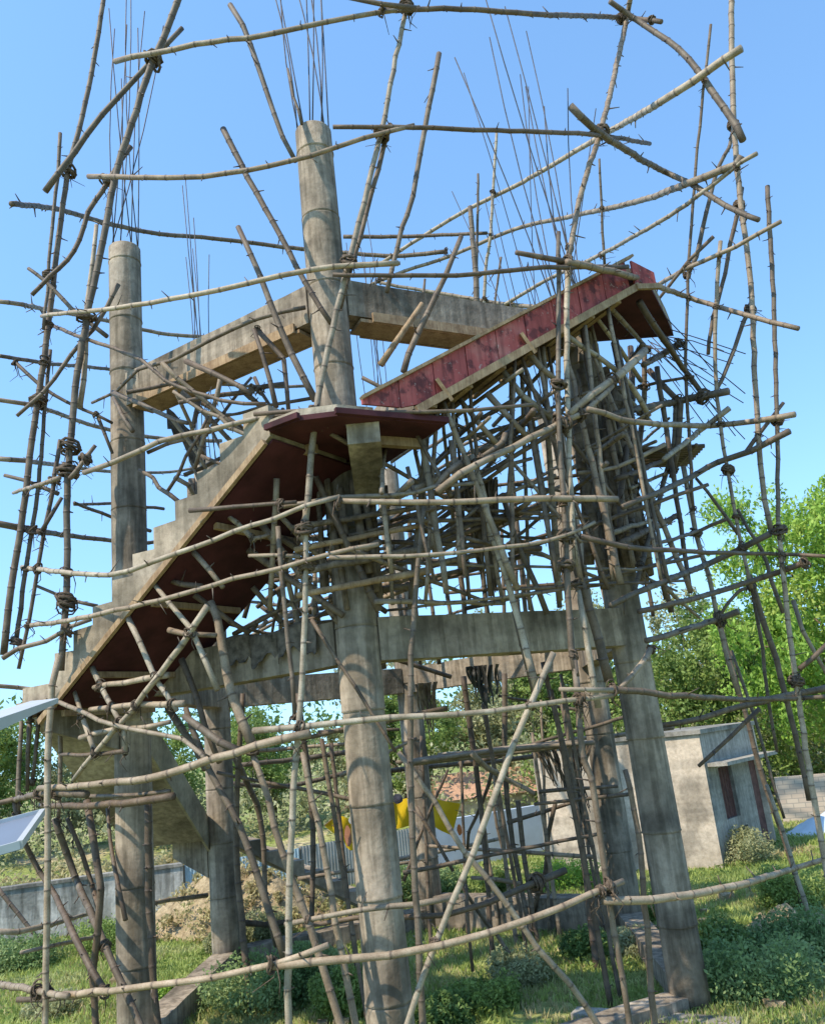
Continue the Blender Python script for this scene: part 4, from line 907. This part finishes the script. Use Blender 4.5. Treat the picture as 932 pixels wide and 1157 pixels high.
# platform stack behind the front columns
m=MB()
stack=empty('bamboo_platform',(0.9,14.4,3.0),'stack of pale bamboo poles laid as a platform behind the front columns','platform')
for i in range(7):
    a=Vector((-.6+rr.uniform(-.2,.2),14.0+.13*i,3.08+rr.uniform(-.03,.03))); b=Vector((2.3+rr.uniform(-.3,.3),13.6+.13*i,3.12+rr.uniform(-.03,.03))); m=MB(); m.tube(catmull([a,(a+b)/2+Vector((0,0,rr.uniform(-.05,.05))),b],8),rr.uniform(.03,.04),8); part(m,'deck_pole',BAM,stack,True)
# ------------------------------------------------------------------ banner
ba=pt(366,932,'y18.2'); 
def banner():
    m=MB(); px=[(366,933),(384,922),(400,926),(430,915),(450,905),(475,900),(500,905),(520,908)]; lo=[(368,935),(388,950),(396,962),(430,940),(452,936),(480,930),(500,940),(522,950)]
    K=6; n=28; P=catmull([pt(x,y,'y18.2') for x,y in px],n); Q=catmull([pt(x,y,'y18.4') for x,y in lo],n); n=min(len(P),len(Q))-1; vs=[]
    for s_ in (0,.01):
        for i in range(n+1):
            for j in range(K+1): vs.append(P[i].lerp(Q[i],j/K)+Vector((0,s_+.06*math.sin(i*.9+j*.5),0)))
    S_=(n+1)*(K+1); fs=[]
    for s_ in(0,1):
        for i in range(n):
            for j in range(K):
                q=[s_*S_+i*(K+1)+j,s_*S_+(i+1)*(K+1)+j,s_*S_+(i+1)*(K+1)+j+1,s_*S_+i*(K+1)+j+1]; fs.append(tuple(q[::-1] if s_==0 else q))
    m.add(vs,fs); e=empty('cloth_banner',ba,'bright yellow printed banner strung low behind the front column','banner')
    part(m,'sheet',YEL,e,True)
    def patch(name,x,y,w,h,m2,rot=0):
        c=pt(x,y,'y18.05'); k=10; mm=MB(); ring=[(math.cos(2*math.pi*i/k)*w/2*(1+.15*math.sin(3*i)),math.sin(2*math.pi*i/k)*h/2) for i in range(k)]
        mm.add([c+Vector((a,0,b)) for a,b in ring]+[c+Vector((a,.02,b)) for a,b in ring],[tuple(range(k)),tuple(range(k,2*k))[::-1]]+[(i,(i+1)%k,k+(i+1)%k,k+i)[::-1] for i in range(k)]); part(mm,name,m2,e)
    patch('printed_patch',393,945,.14,.42,flat('print_brown',(.38,.17,.10)))
    patch('printed_patch',397,927,.12,.16,WMETAL)
    patch('printed_patch',449,903,.22,.2,flat('print_black',(.05,.05,.07),.6,.3,0,.9,12))
    patch('printed_patch',519,938,.1,.22,flat('print_orange',(.62,.20,.06)))
    mm=MB(); mm.tube([pt(366,933,'y18.2'),pt(397,908,'y18.6')],.012,5); part(mm,'string',ROPEL,e)
YEL=flat('yellow_print',(0.78,0.52,0.02),.5,.3,0,.1,3)
banner()
# ------------------------------------------------------------------ boundary walls and houses
def wall(label,pts,h,th,m_,cap=None,cat='wall',name='boundary_wall',zs=None):
    e=empty(name,(pts[0][0],pts[0][1],0),label,cat)
    m=MB(); c2=MB()
    for i in range(len(pts)-1):
        a=Vector((pts[i][0],pts[i][1],0)); b=Vector((pts[i+1][0],pts[i+1][1],0)); d=(b-a).normalized(); n=Vector((-d.y,d.x,0))*th/2
        m.prism([(p.x,p.y) for p in (a-n,b-n,b+n,a+n)],-.5,h); 
        if cap: n2=n*1.3; c2.prism([(p.x,p.y) for p in (a-n2,b-n2,b+n2,a+n2)],h+.002,h+cap)
    part(m,'wall',m_,e)
    if cap: part(c2,'coping',PLASTG,e)
    return e
wall('long whitewashed boundary wall with a thin coping at the left, behind the crossing dark poles',[(-16,17.6),(-10.3,19.95),(-6.3,21.0)],1.12,.22,WHITEW,.07)
wall('blue grey painted boundary wall in the middle distance between the columns and the small house',[(-.9,23.6),(3.75,26.0)],1.22,.2,flat('blue_wash',(.42,.48,.56),.8,.2,0,.15,1.2),None)
def corr(label,a,b,h,m_,post_m=PLASTG):
    a=Vector(a);b=Vector(b); L=(b-a).length; n=int(L/.02); d=(b-a).normalized(); nn=Vector((-d.y,d.x,0)); m=MB(); vs=[]
    for i in range(n+1):
        p=a+d*(L*i/n); o=nn*(.009*math.sin(i*math.pi/2)); 
        for q in (0,.006): vs+=[p+o+nn*q+Vector((0,0,-.1)),p+o+nn*q+Vector((0,0,h))]
    fs=[]
    for i in range(n):
        k=i*4; fs+=[(k,k+4,k+5,k+1),(k+2,k+3,k+7,k+6),(k+1,k+5,k+7,k+3)]
    m.add(vs,fs); e=empty('corrugated_fence',a,label,'fence'); part(m,'sheet',m_,e)
    for u in (0,.33,.66,1):
        p=a.lerp(b,u)+nn*.06; mm=MB(); mm.box((p.x,p.y,h/2-.2),(.06,.06,h+.4)); part(mm,'post',post_m,e)
corr('pale blue corrugated sheet fence behind the rear left column',(-6.25,21.0,0),(-3.7,22.0,0),1.12,flat('blue_tin',(.36,.48,.54),.5,.4,.2,.25,1.5))
corr('grey weathered corrugated sheet fence behind the front column',(-3.65,22.05,0),(-.95,23.55,0),1.15,flat('grey_tin',(.38,.38,.36),.5,.4,.2,.3,1.5))
# small flat-roofed house
hx=[Vector(p) for p in ((2.3,21.55,0),(5.98,19.95,0),(8.12,22.33,0),(4.5,24.2,0))]
house=empty('small_house',hx[1],'small pale plastered flat-roofed building with a brown door right of the columns','house')
def quadwall(a,b,z0,z1,th,m_,name='wall',holes=()):
    """wall from a to b with rectangular openings [(u0,u1,z0,z1)]"""
    a=Vector((a[0],a[1],0));b=Vector((b[0],b[1],0)); d=(b-a); L=d.length; d.normalize(); n=Vector((-d.y,d.x,0))
    m=MB(); cuts=sorted(set([0,L]+[u for h in holes for u in h[:2]])); 
    for i in range(len(cuts)-1):
        u0,u1=cuts[i:i+2]; zc=[z0]; 
        hs=sorted([h for h in holes if h[0]<=u0 and h[1]>=u1],key=lambda h:h[2]); segs=[]; z=z0
        for h in hs: segs.append((z,h[2])); z=h[3]
        segs.append((z,z1))
        for s0,s1 in segs:
            if s1-s0>.01: p,q=a+d*u0,a+d*u1; m.prism([(v.x,v.y) for v in (p,q,q+n*th,p+n*th)],s0,s1)
    return part(m,name,m_,house),a,d,n
quadwall(hx[0],hx[1],-.3,2.86,.2,PLAST)
_,wa,wd,wn=quadwall(hx[1]+Vector((.001,.01,0)),hx[2],-.3,2.86,.2,PLASTG,holes=((0.65,1.4,.9,2.05),(1.1,1.7,0.05,.66),(2.4,3.0,-.05,2.05)))  # darker plaster paints shade onto this wall; the other walls stay pale
quadwall(hx[2]+Vector((0,.01,0)),hx[3],-.3,2.86,.2,PLAST); quadwall(hx[3],hx[0]+Vector((0,.01,0)),-.3,2.86,.2,PLAST)
m=MB(); m.prism([(p.x,p.y) for p in (hx[0]+Vector((-.05,-.05,0)),hx[1]+Vector((.02,-.08,0)),hx[2]+Vector((.08,.02,0)),hx[3])],2.862,2.96); part(m,'roof_slab',PLASTG,house)
def inset(u0,u1,z0,z1,dep,m_,name): 
    mm=MB(); p,q=wa+wd*u0,wa+wd*u1; mm.prism([(v.x,v.y) for v in (p+wn*dep,q+wn*dep,q+wn*(dep+.03),p+wn*(dep+.03))],z0,z1); return part(mm,name,m_,house)
w1=inset(.65,1.4,.9,2.05,.1,DOORB,'window')
mm=MB()
for k in range(5): p=wa+wd*(.74+.14*k)+wn*.06; mm.box((p.x,p.y,1.475),(.02,.02,1.14))
part(mm,'grille',DOORB,w1)
inset(1.1,1.7,.05,.66,.14,DARK,'low_opening'); inset(2.4,3.0,-.05,2.05,.08,DOORB,'door')  # near-black panel paints the unlit inside of the low opening
mm=MB(); p,q=wa+wd*.1-wn*.5,wa+wd*3.1-wn*.5; mm.prism([(v.x,v.y) for v in (p,q,q+wn*.5,p+wn*.5)],2.12,2.2); part(mm,'awning',PLASTG,house)
# pale brick compound wall further right, roofs
BR=None
def brick_mat():
    m,t,b=mat('pale_brick',.9,.2); br=t.nodes.new('ShaderNodeTexBrick'); v=coord(t,'Object',(1,1,1)); sx=t.nodes.new('ShaderNodeSeparateXYZ'); cx_=t.nodes.new('ShaderNodeCombineXYZ')
    t.links.new(v,sx.inputs[0]); t.links.new(sx.outputs[0],cx_.inputs[0]); t.links.new(sx.outputs[2],cx_.inputs[1]); t.links.new(cx_.outputs[0],br.inputs[0])
    br.inputs['Scale'].default_value=1; br.inputs['Brick Width'].default_value=.3; br.inputs['Row Height'].default_value=.13; br.inputs['Mortar Size'].default_value=.012
    br.inputs['Color1'].default_value=(.50,.42,.33,1); br.inputs['Color2'].default_value=(.42,.34,.27,1); br.inputs['Mortar'].default_value=(.3,.27,.23,1)
    t.links.new(br.outputs[0],b.inputs[0]); return m
BR=brick_mat()
wall('pale block wall behind the leaning poles at the far right',[(9.6,25.6),(13.5,24.2)],1.25,.2,BR,None)
wall('pale block wall beyond the house at the right edge of the picture',[(12.2,27.5),(19,26)],1.7,.2,BR,None)
def hut(label,c,w,d,h,wm,rm,rz=0,pitch=.5):
    e=empty('small_hut',(c[0],c[1],c[2]),label,'hut'); Rz=Matrix.Rotation(rz,3,'Z'); m=MB(); o=Vector(c)
    m.box(o+Vector((0,0,h/2)),(w,d,h),Rz); part(m,'wall',wm,e)
    m=MB(); P=[Vector((sx*(w/2+.2),sy*(d/2+.3),h)) for sx,sy in((-1,-1),(1,-1),(1,1),(-1,1))]+[Vector((-w/2-.2,0,h+pitch)),Vector((w/2+.2,0,h+pitch))]
    m.add([o+Rz@p for p in P],[(0,1,5,4),(2,3,4,5),(1,2,5),(3,0,4),(3,2,1,0)]); part(m,'roof',rm,e)
hut('low hut with a clay tile roof peeping over the blue grey wall between the poles',(1.35,30.5,.6),3.0,3,.75,PLAST,TILE,.1,.75)
# pale tarpaulin heap
m=MB(); c0=Vector((9.9,23.0,.05)); n=14; vs=[]
for j in range(9):
    for i in range(n+1):
        u=i/n-.5; v=j/8-.5; vs.append(c0+Vector((u*2.4,v*1.2,max(0,.45*(1-4*u*u)*(1-4*v*v))*(1+.5*noise.noise(Vector((u*6,v*6,1))))-.03)))
m.add(vs,[(j*(n+1)+i,j*(n+1)+i+1,(j+1)*(n+1)+i+1,(j+1)*(n+1)+i) for j in range(8) for i in range(n)]); tag(m.build('tarpaulin',TARPW,None,True,origin=c0),'crumpled bluish white tarpaulin on the grass at the far right','tarpaulin')
# dirt mound
def mound(label,c,rx,ry,h,seed):
    m=MB(); n=90; K=36; vs=[]
    for j in range(K+1):
        r_=j/K
        for i in range(n):
            a=2*math.pi*i/n; x=c[0]+rx*r_*math.cos(a); y=c[1]+ry*r_*math.sin(a); e=math.cos(r_*math.pi/2)**1.2
            z=h*e*(1+.6*noise.noise(Vector((x*1.3,y*1.3,seed))))+.22*e*noise.noise(Vector((x*3,y*3,seed)))+.10*noise.noise(Vector((x*9,y*9,seed)))-.12*r_; vs.append((x,y,z))
    m.add(vs,[(j*n+i,j*n+(i+1)%n,(j+1)*n+(i+1)%n,(j+1)*n+i)[::-1] for j in range(K) for i in range(n)]); return tag(m.build('dirt_mound',DIRT,None,True,origin=(c[0],c[1],0)),label,'dirt mound')
mound('heap of dry yellowish soil with weeds behind the left columns',(-4.6,19.4),2.6,1.5,1.15,1)
mound('low stony heap of rubble on the grass right of the right front column',(5.2,14.6),1.0,.6,.22,5)
# low concrete footing slab at bottom left is the plinth; retaining kerb wall near the camera
wall('low weathered concrete kerb wall in the shade at the bottom right corner',[(1.3,11.4),(3.0,10.45)],.09,.26,PLASTG,None,'kerb wall','kerb_wall')
# ------------------------------------------------------------------ solar panel and roof sheet edge on the near building
pan=empty('solar_panel',pt(-40,930,'y6.5'),'blue grey solar panel in a silver frame at the left edge','solar panel')
def quadslab(P,th,name,m_,parent):
    n=(P[1]-P[0]).cross(P[3]-P[0]).normalized()*th; m=MB(); m.add(list(P)+[p-n for p in P],[(0,1,2,3),(7,6,5,4),(0,4,5,1),(1,5,6,2),(2,6,7,3),(3,7,4,0)]); return part(m,name,m_,parent)
A_=pt(22,955,'y5.4'); B_=pt(48,918,'y6.6'); dx=(B_-A_)
ux=Vector((-1.0,-.05,.0)); P=[A_+ux*1.5+Vector((0,-.9,-.25)),A_,B_,B_+ux*1.5+Vector((0,-.9,-.25))]
PV=flat('pv_cell',(.15,.17,.21),.45,.4,0,.08,2)
quadslab(P,.03,'glass',PV,pan)
for a,b in ((0,1),(1,2),(2,3),(3,0)):
    m=MB(); m.bar(P[a],P[b],.035,.05); part(m,'frame',WMETAL,pan)
for k in range(1,6):
    m=MB(); m.bar(P[0].lerp(P[1],k/6)+Vector((0,0,.006)),P[3].lerp(P[2],k/6)+Vector((0,0,.006)),.008,.006); part(m,'cell_line',WMETAL,pan)
for f_ in (.15,.75):
    q=P[0].lerp(P[3],f_); m=MB(); m.bar(q,Vector((q.x-.1,q.y,0)),.05,.05,Vector((1,0,0))); part(m,'stand',WMETAL,pan)
rs=empty('roof_sheet_edge',pt(-20,812,'y3.6'),'white metal sheet edge poking in from the left, nearly level','metal sheet')
a0=pt(-60,832,'y3.3'); a1=pt(66,789,'y5.2'); m=MB(); 
n_=Vector((0,0,1)); lo0=a0-n_*.075; lo1=a1-n_*.028; back=Vector((-.22,.1,.01))
m.add([a0,a1,lo1,lo0,a0+back,a1+back,lo1+back,lo0+back],[(0,3,2,1),(4,5,6,7),(0,1,5,4),(1,2,6,5),(2,3,7,6),(3,0,4,7)]); part(m,'flashing',WMETAL,rs)
m=MB(); m.bar(a0.lerp(a1,.1)+Vector((-.1,.05,-.05)),Vector((a0.x-.25,a0.y+.2,0)),.06,.06,Vector((1,0,0))); part(m,'post',WMETAL,rs)
# ------------------------------------------------------------------ foliage
def leafmesh(name,centers,radii,per,size,seed,flatten=1.0,up=0.3,aspect=.5):
    g=np.random.default_rng(seed); C_=np.repeat(np.array(centers),per,0); Rr=np.repeat(np.array(radii),per); n=len(C_)
    d=g.normal(size=(n,3)); d/=np.linalg.norm(d,axis=1)[:,None]; r=Rr*g.uniform(.25,1,n)**.45; d[:,2]*=flatten; P=C_+d*r[:,None]
    a=g.normal(size=(n,3)); a/=np.linalg.norm(a,axis=1)[:,None]; nrm=g.normal(size=(n,3))+d*.8+np.array([0,0,up]); b=np.cross(nrm,a); b/=np.linalg.norm(b,axis=1)[:,None]
    s=size*g.uniform(.6,1.5,n)[:,None]; V=np.stack([P-a*s,P+b*s*aspect,P+a*s,P-b*s*aspect],1).reshape(-1,3)
    me=bpy.data.meshes.new(name); me.vertices.add(4*n); me.vertices.foreach_set('co',V.ravel()); me.loops.add(4*n); me.loops.foreach_set('vertex_index',np.arange(4*n,dtype=np.int32))
    me.polygons.add(n); me.polygons.foreach_set('loop_start',np.arange(0,4*n,4,dtype=np.int32)); me.update(calc_edges=True); return me
def crown_pts(g,n,rx,rz,z0,lobes=7):
    L=[(g.normal()*rx*.45,g.normal()*rx*.45,z0+rz*g.uniform(.1,1.7)) for _ in range(lobes)]; out=[];rad=[]
    for i in range(n):
        l=L[g.integers(lobes)]; d=g.normal(size=3); d/=np.linalg.norm(d); k=rx*.48*g.uniform(.6,1.08); out.append((l[0]+d[0]*k,l[1]+d[1]*k,max(z0*.55,l[2]+d[2]*k*.85))); rad.append(g.uniform(.22,.55)*rx/2.6)
    return out,rad,L
def make_tree(seed,rx,rz,z0,lm,n=150,per=70,size=.085,label='',group=None,loc=(0,0,0)):
    g=np.random.default_rng(seed); C_,Rd,L=crown_pts(g,n,rx,rz,z0); e=empty('tree',loc,label,'tree',group)
    me=leafmesh('crown',C_,Rd,per,size,seed); me.materials.append(lm); o=link(bpy.data.objects.new('crown',me)); o.parent=e
    m=MB(); zt=z0+rz*.5; P=catmull([(0,0,-.3),(g.normal()*.1,g.normal()*.1,z0*.6),(g.normal()*.2,g.normal()*.2,zt)],8); m.tube(P,list(np.linspace(.22,.09,len(P))),9)
    for l in L: s_=P[len(P)*2//3]; q=Vector(l); m.tube(catmull([s_,(s_+q)/2+Vector((0,0,.2)),q],5),list(np.linspace(.08,.02,6))[:len(catmull([s_,(s_+q)/2+Vector((0,0,.2)),q],5))],6)
    t=m.build('trunk',BARK,None,True); t.parent=e; t.location=(0,0,0); return e
def copy_thing(src,loc,rz,s,label,matl=None):
    r=src.copy(); COL.objects.link(r); r.location=loc; r.rotation_euler=(0,0,rz); r.scale=(s,s,s); r['label']=label
    for ch in list(src.children): c=ch.copy(); COL.objects.link(c); c.parent=r
    return r
GR='trees beyond the boundary walls'
def tx(x,y,Y): p=at(x,y,Y); return p.x
# world positions: x from pixel column at the horizon, depth, top height
t1=make_tree(31,2.9,2.6,2.2,LEAFB,210,170,.06,'bright green leafy tree at the right edge, tallest of the trees',GR,(12.6,24.5,0))
t1.scale=(1.12,1.12,1.34)
t2=make_tree(32,2.7,2.3,1.6,LEAF,200,120,.07,'dense mid green tree directly right of the right front column',GR,(9.4,31,.6))
t3=make_tree(33,2.6,2.6,2.0,LEAFP,180,110,.07,'pale loose tree rising behind the blue grey wall at the centre',GR,(1.9,33,.7))
spots=[(t2,(13.2,33,.6),1.3,1.0,'mid green tree half hidden behind the crowded right cluster of poles'),
(t3,(10.9,36,.6),2.2,1.12,'pale tree whose top is the highest against the sky right of the right column'),
(t2,(6.0,32,.6),3.1,.95,'green tree standing over the small house roof'),
(t3,(7.9,38,.6),4.4,1.15,'pale tree far behind the small house'),
(t2,(3.6,36.5,.6),.7,.98,'darker green tree seen between the ragged bundle and the right column'),
(t3,(-.5,35.5,.6),5.2,.95,'pale tree seen behind the hanging bark strips'),
(t2,(-1.3,30.5,.6),2.0,.74,'low green tree above the yellow banner'),
(t3,(-3.6,33,.6),1.0,.86,'pale tree glimpsed between the left beam and the front column'),
(t2,(-6.0,31,.6),4.0,.66,'low green tree behind the rear left column'),
(t2,(-9.8,30,.6),5.0,.64,'low dark tree behind the foot of the stair at the left'),
(t3,(-12.8,30,.6),2.6,.74,'pale low tree at the left behind the hanging posts'),
(t2,(-15.6,28,.6),.3,.8,'green tree at the left edge behind the outer uprights'),
(t1,(16.5,29,.3),2.4,.95,'bright tree partly cut by the right edge, behind the tallest one')]
for s_,l_,rz,sc,lb in spots: copy_thing(s_,l_,rz,sc,lb)
# far tree line and undergrowth
g=np.random.default_rng(5)
def stuffleaves(name,pts,rad,per,size,m_,label,cat,seed,**k):
    me=leafmesh(name,pts,rad,per,size,seed,**k); me.materials.append(m_); o=link(bpy.data.objects.new(name,me)); return tag(o,label,cat,kind='stuff')
P=[];Rd=[]
for i in range(520):
    x=g.uniform(-24,26); y=g.uniform(27,33)+.1*x; P.append((x,y,.5+g.uniform(0,2.3)*(1 if x>-3 else .9))); Rd.append(g.uniform(.4,.85))
stuffleaves('undergrowth',P,Rd,80,.075,LEAFP,'thick mixed green undergrowth behind the boundary walls','undergrowth',11)
P=[];Rd=[]
for i in range(420):
    x=g.uniform(3,19); y=g.uniform(27.5,32); P.append((x,y,.6+g.uniform(.2,3.0))); Rd.append(g.uniform(.4,.8))
stuffleaves('undergrowth',P,Rd,70,.07,LEAF,'tall leafy scrub bank behind the small house and the block walls','scrub',12)
P=[];Rd=[]
for i in range(480):
    x=g.uniform(-60,80); y=g.uniform(60,75); P.append((x,y,.5+g.uniform(0,7.5+1.5*math.sin(x*.21)+math.sin(x*.53)))); Rd.append(g.uniform(1.2,2.4))
stuffleaves('far_woods',P,Rd,60,.22,LEAFD,'far line of dark woods closing the view','woods',13)
P=[];Rd=[]
for i in range(150):
    x=g.uniform(-15,-5.5); y=19.9+.38*(x+10)+g.uniform(.5,3.5); P.append((x,y,.2+g.uniform(0,.9))); Rd.append(g.uniform(.2,.4))
stuffleaves('dry_weeds',P,Rd,90,.06,DRYM,'dry pale weeds growing behind the whitewashed wall at the left','weeds',14)
# shrubs one can count
def shrub(seed,r,h,lm,label,loc,n=34,per=230,size=.027):
    g2=np.random.default_rng(seed); P=[];Rd=[]
    for i in range(n):
        a=g2.uniform(0,6.28); q=r*math.sqrt(g2.uniform(0,1))*.8; P.append((q*math.cos(a),q*math.sin(a),h*g2.uniform(.15,.8)*(1-.5*(q/r)**2))); Rd.append(g2.uniform(.16,.34)*r/.8+.03)
    e=empty('shrub',loc,label,'shrub'); me=leafmesh('foliage',P,Rd,per,size,seed); me.materials.append(lm); o=link(bpy.data.objects.new('foliage',me)); o.parent=e
    m=MB()
    for i in range(5): q=P[i]; m.tube([(0,0,-.1),(q[0]*.5,q[1]*.5,q[2]*.6),q],[.02,.012,.006],5)
    s_=m.build('stem',BARK,None,True); s_.parent=e; s_.location=(0,0,0); return e
def gp(x,y): d=ray(x,y); t=-CH/d.z; return (d.x*t,d.y*t,0)
for i,(x,y,r,h,lm,lb) in enumerate([
(850,1120,.9,.6,LEAFS,'big dark green bush in the shade at the bottom right'),
(905,1085,.8,.55,LEAFS,'dark bush touching the right edge above the shaded corner'),
(812,1085,.6,.6,LEAF,'leafy green bush close to the right side of the right front column'),
(845,975,.7,.75,LEAFP,'pale bush growing against the small house wall under its window'),
(895,1020,.7,.6,LEAF,'green bush at the foot of the leaning poles at the far right'),
(745,1040,.45,.4,LEAF,'small bush between the two right columns'),
(640,1005,.9,.5,LEAFB,'low bright bush on the grass left of the right columns'),
(560,1010,.5,.5,LEAF,'green bush before the blue grey wall behind the crossing diagonals'),
(455,1020,.6,.9,LEAFS,'dark bush between the two middle columns'),
(505,1015,.5,.7,LEAFS,'dark bush just right of the two middle columns'),
(545,1140,.5,.3,LEAF,'weedy bush on the grass at bottom centre behind the foreground diagonal'),
(500,1160,.4,.4,LEAFD,'dark weedy clump at the foot of the foreground diagonal'),
(590,1110,.45,.4,LEAFP,'dry brownish weed clump before the low footing wall'),
(290,1140,.8,.7,LEAFS,'dark bush in the shade right of the rear left column foot'),
(345,1130,.6,.8,LEAFS,'dark bush between the brown leaning poles left of the front column'),
(385,1150,.4,.7,LEAF,'bush pressed against the left side of the front column'),
(300,1060,.5,.5,LEAFP,'weeds growing on the heap of soil left of the leaning poles'),
(120,1075,.9,.6,LEAF,'green bush behind the crossing dark poles at the left'),
(20,1095,.8,.6,LEAFS,'dark bush at the left edge below the whitewashed wall'),
(190,1145,.4,.3,LEAFB,'small bright weed patch beside the left column foot'),
(60,1150,.5,.25,LEAFP,'low grassy weed clump by the lower left upright'),
(665,1085,.4,.4,LEAFD,'dark thorny clump at the foot of the footing wall'),
(710,1080,.4,.4,LEAFP,'pale weeds at the foot of the rear right column'),
(255,1075,.4,.4,LEAFP,'dry weeds beside the foot of the rear left column')]):
    shrub(100+i,r,h,lm,lb,gp(x,y))
# grass
def grass(n,xr,yr,m_,label,seed,h=(.06,.2),dens=None):
    g=np.random.default_rng(seed); X=g.uniform(*xr,n); Y=yr[0]+(yr[1]-yr[0])*g.uniform(0,1,n)**1.3
    keep=np.array([noise.noise(Vector((x*.5,y*.5,seed)))>(dens if dens is not None else -.5) for x,y in zip(X,Y)]); X,Y=X[keep],Y[keep]; n=len(X)
    Z=np.array([gz(x,y) for x,y in zip(X,Y)]); H=g.uniform(*h,n); a=g.uniform(0,6.28,n); w=.008+.0009*Y; lean=g.normal(0,.4,(n,2))*H[:,None]
    dx=np.stack([np.cos(a)*w,np.sin(a)*w,0*w],1); B=np.stack([X,Y,Z-.01],1); tip=B+np.stack([lean[:,0],lean[:,1],H],1)
    V=np.stack([B-dx,B+dx,tip],1).reshape(-1,3); me=bpy.data.meshes.new('grass'); me.vertices.add(3*n); me.vertices.foreach_set('co',V.ravel()); me.loops.add(3*n); me.loops.foreach_set('vertex_index',np.arange(3*n,dtype=np.int32))
    me.polygons.add(n); me.polygons.foreach_set('loop_start',np.arange(0,3*n,3,dtype=np.int32)); me.update(calc_edges=True); me.materials.append(m_)
    return tag(link(bpy.data.objects.new('grass',me)),label,'grass',kind='stuff')
grass(260000,(-12,13),(9,26),GRASSM,'short green grass and weeds covering the ground under the tower',1,(.03,.12))
grass(90000,(-12,13),(9,26),DRYM,'dry straw coloured grass scattered through the green',2,(.03,.13),.0)
P=[];Rd=[]
for i in range(170):
    a=g.uniform(0,6.28); q=math.sqrt(g.uniform(0,1)); P.append((-4.6+2.6*q*math.cos(a),19.3+1.5*q*math.sin(a),1.15*math.cos(q*1.57)+g.uniform(-.15,.05))); Rd.append(g.uniform(.06,.2))
stuffleaves('dry_weeds',P,Rd,50,.04,DRYM,'dry weeds sprouting on the heap of soil','weeds',15)
P=[];Rd=[]
for i in range(900):
    x,y=g.uniform(-11,13),g.uniform(9.5,26)
    if noise.noise(Vector((x*.45,y*.45,9)))>-.02: P.append((x,y,gz(x,y)+.03)); Rd.append(g.uniform(.06,.22))
stuffleaves('ground_weeds',P,Rd,70,.028,LEAF,'low broad-leaved weeds spread over the ground','weeds',16,flatten=.5)
# rubble and offcuts
rb=random.Random(8); RUB=['broken brick lying in the grass','pale stone lying in the grass']
_st=[]
for i in range(46):
    x,y=rb.uniform(-7,8),rb.uniform(10.5,20); z=gz(x,y); s_=rb.uniform(.04,.13); m=MB(); vs=[Vector((a*s_*rb.uniform(.7,1.2),b*s_*rb.uniform(.6,1.1),c*s_*rb.uniform(.5,.9))) for a in(-1,1) for b in(-1,1) for c in(-1,1)]
    m.add([v+Vector((x,y,z+.03)) for v in vs],[(0,1,3,2),(4,6,7,5),(0,4,5,1),(2,3,7,6),(0,2,6,4),(1,5,7,3)]); m.v and _st.append(m)
m=MB()
for q in _st: m.add(q.v,q.f)
tag(m.build('rubble',DIRT,None,False),'small broken bricks and stones strewn in the grass under the tower','rubble',kind='stuff')
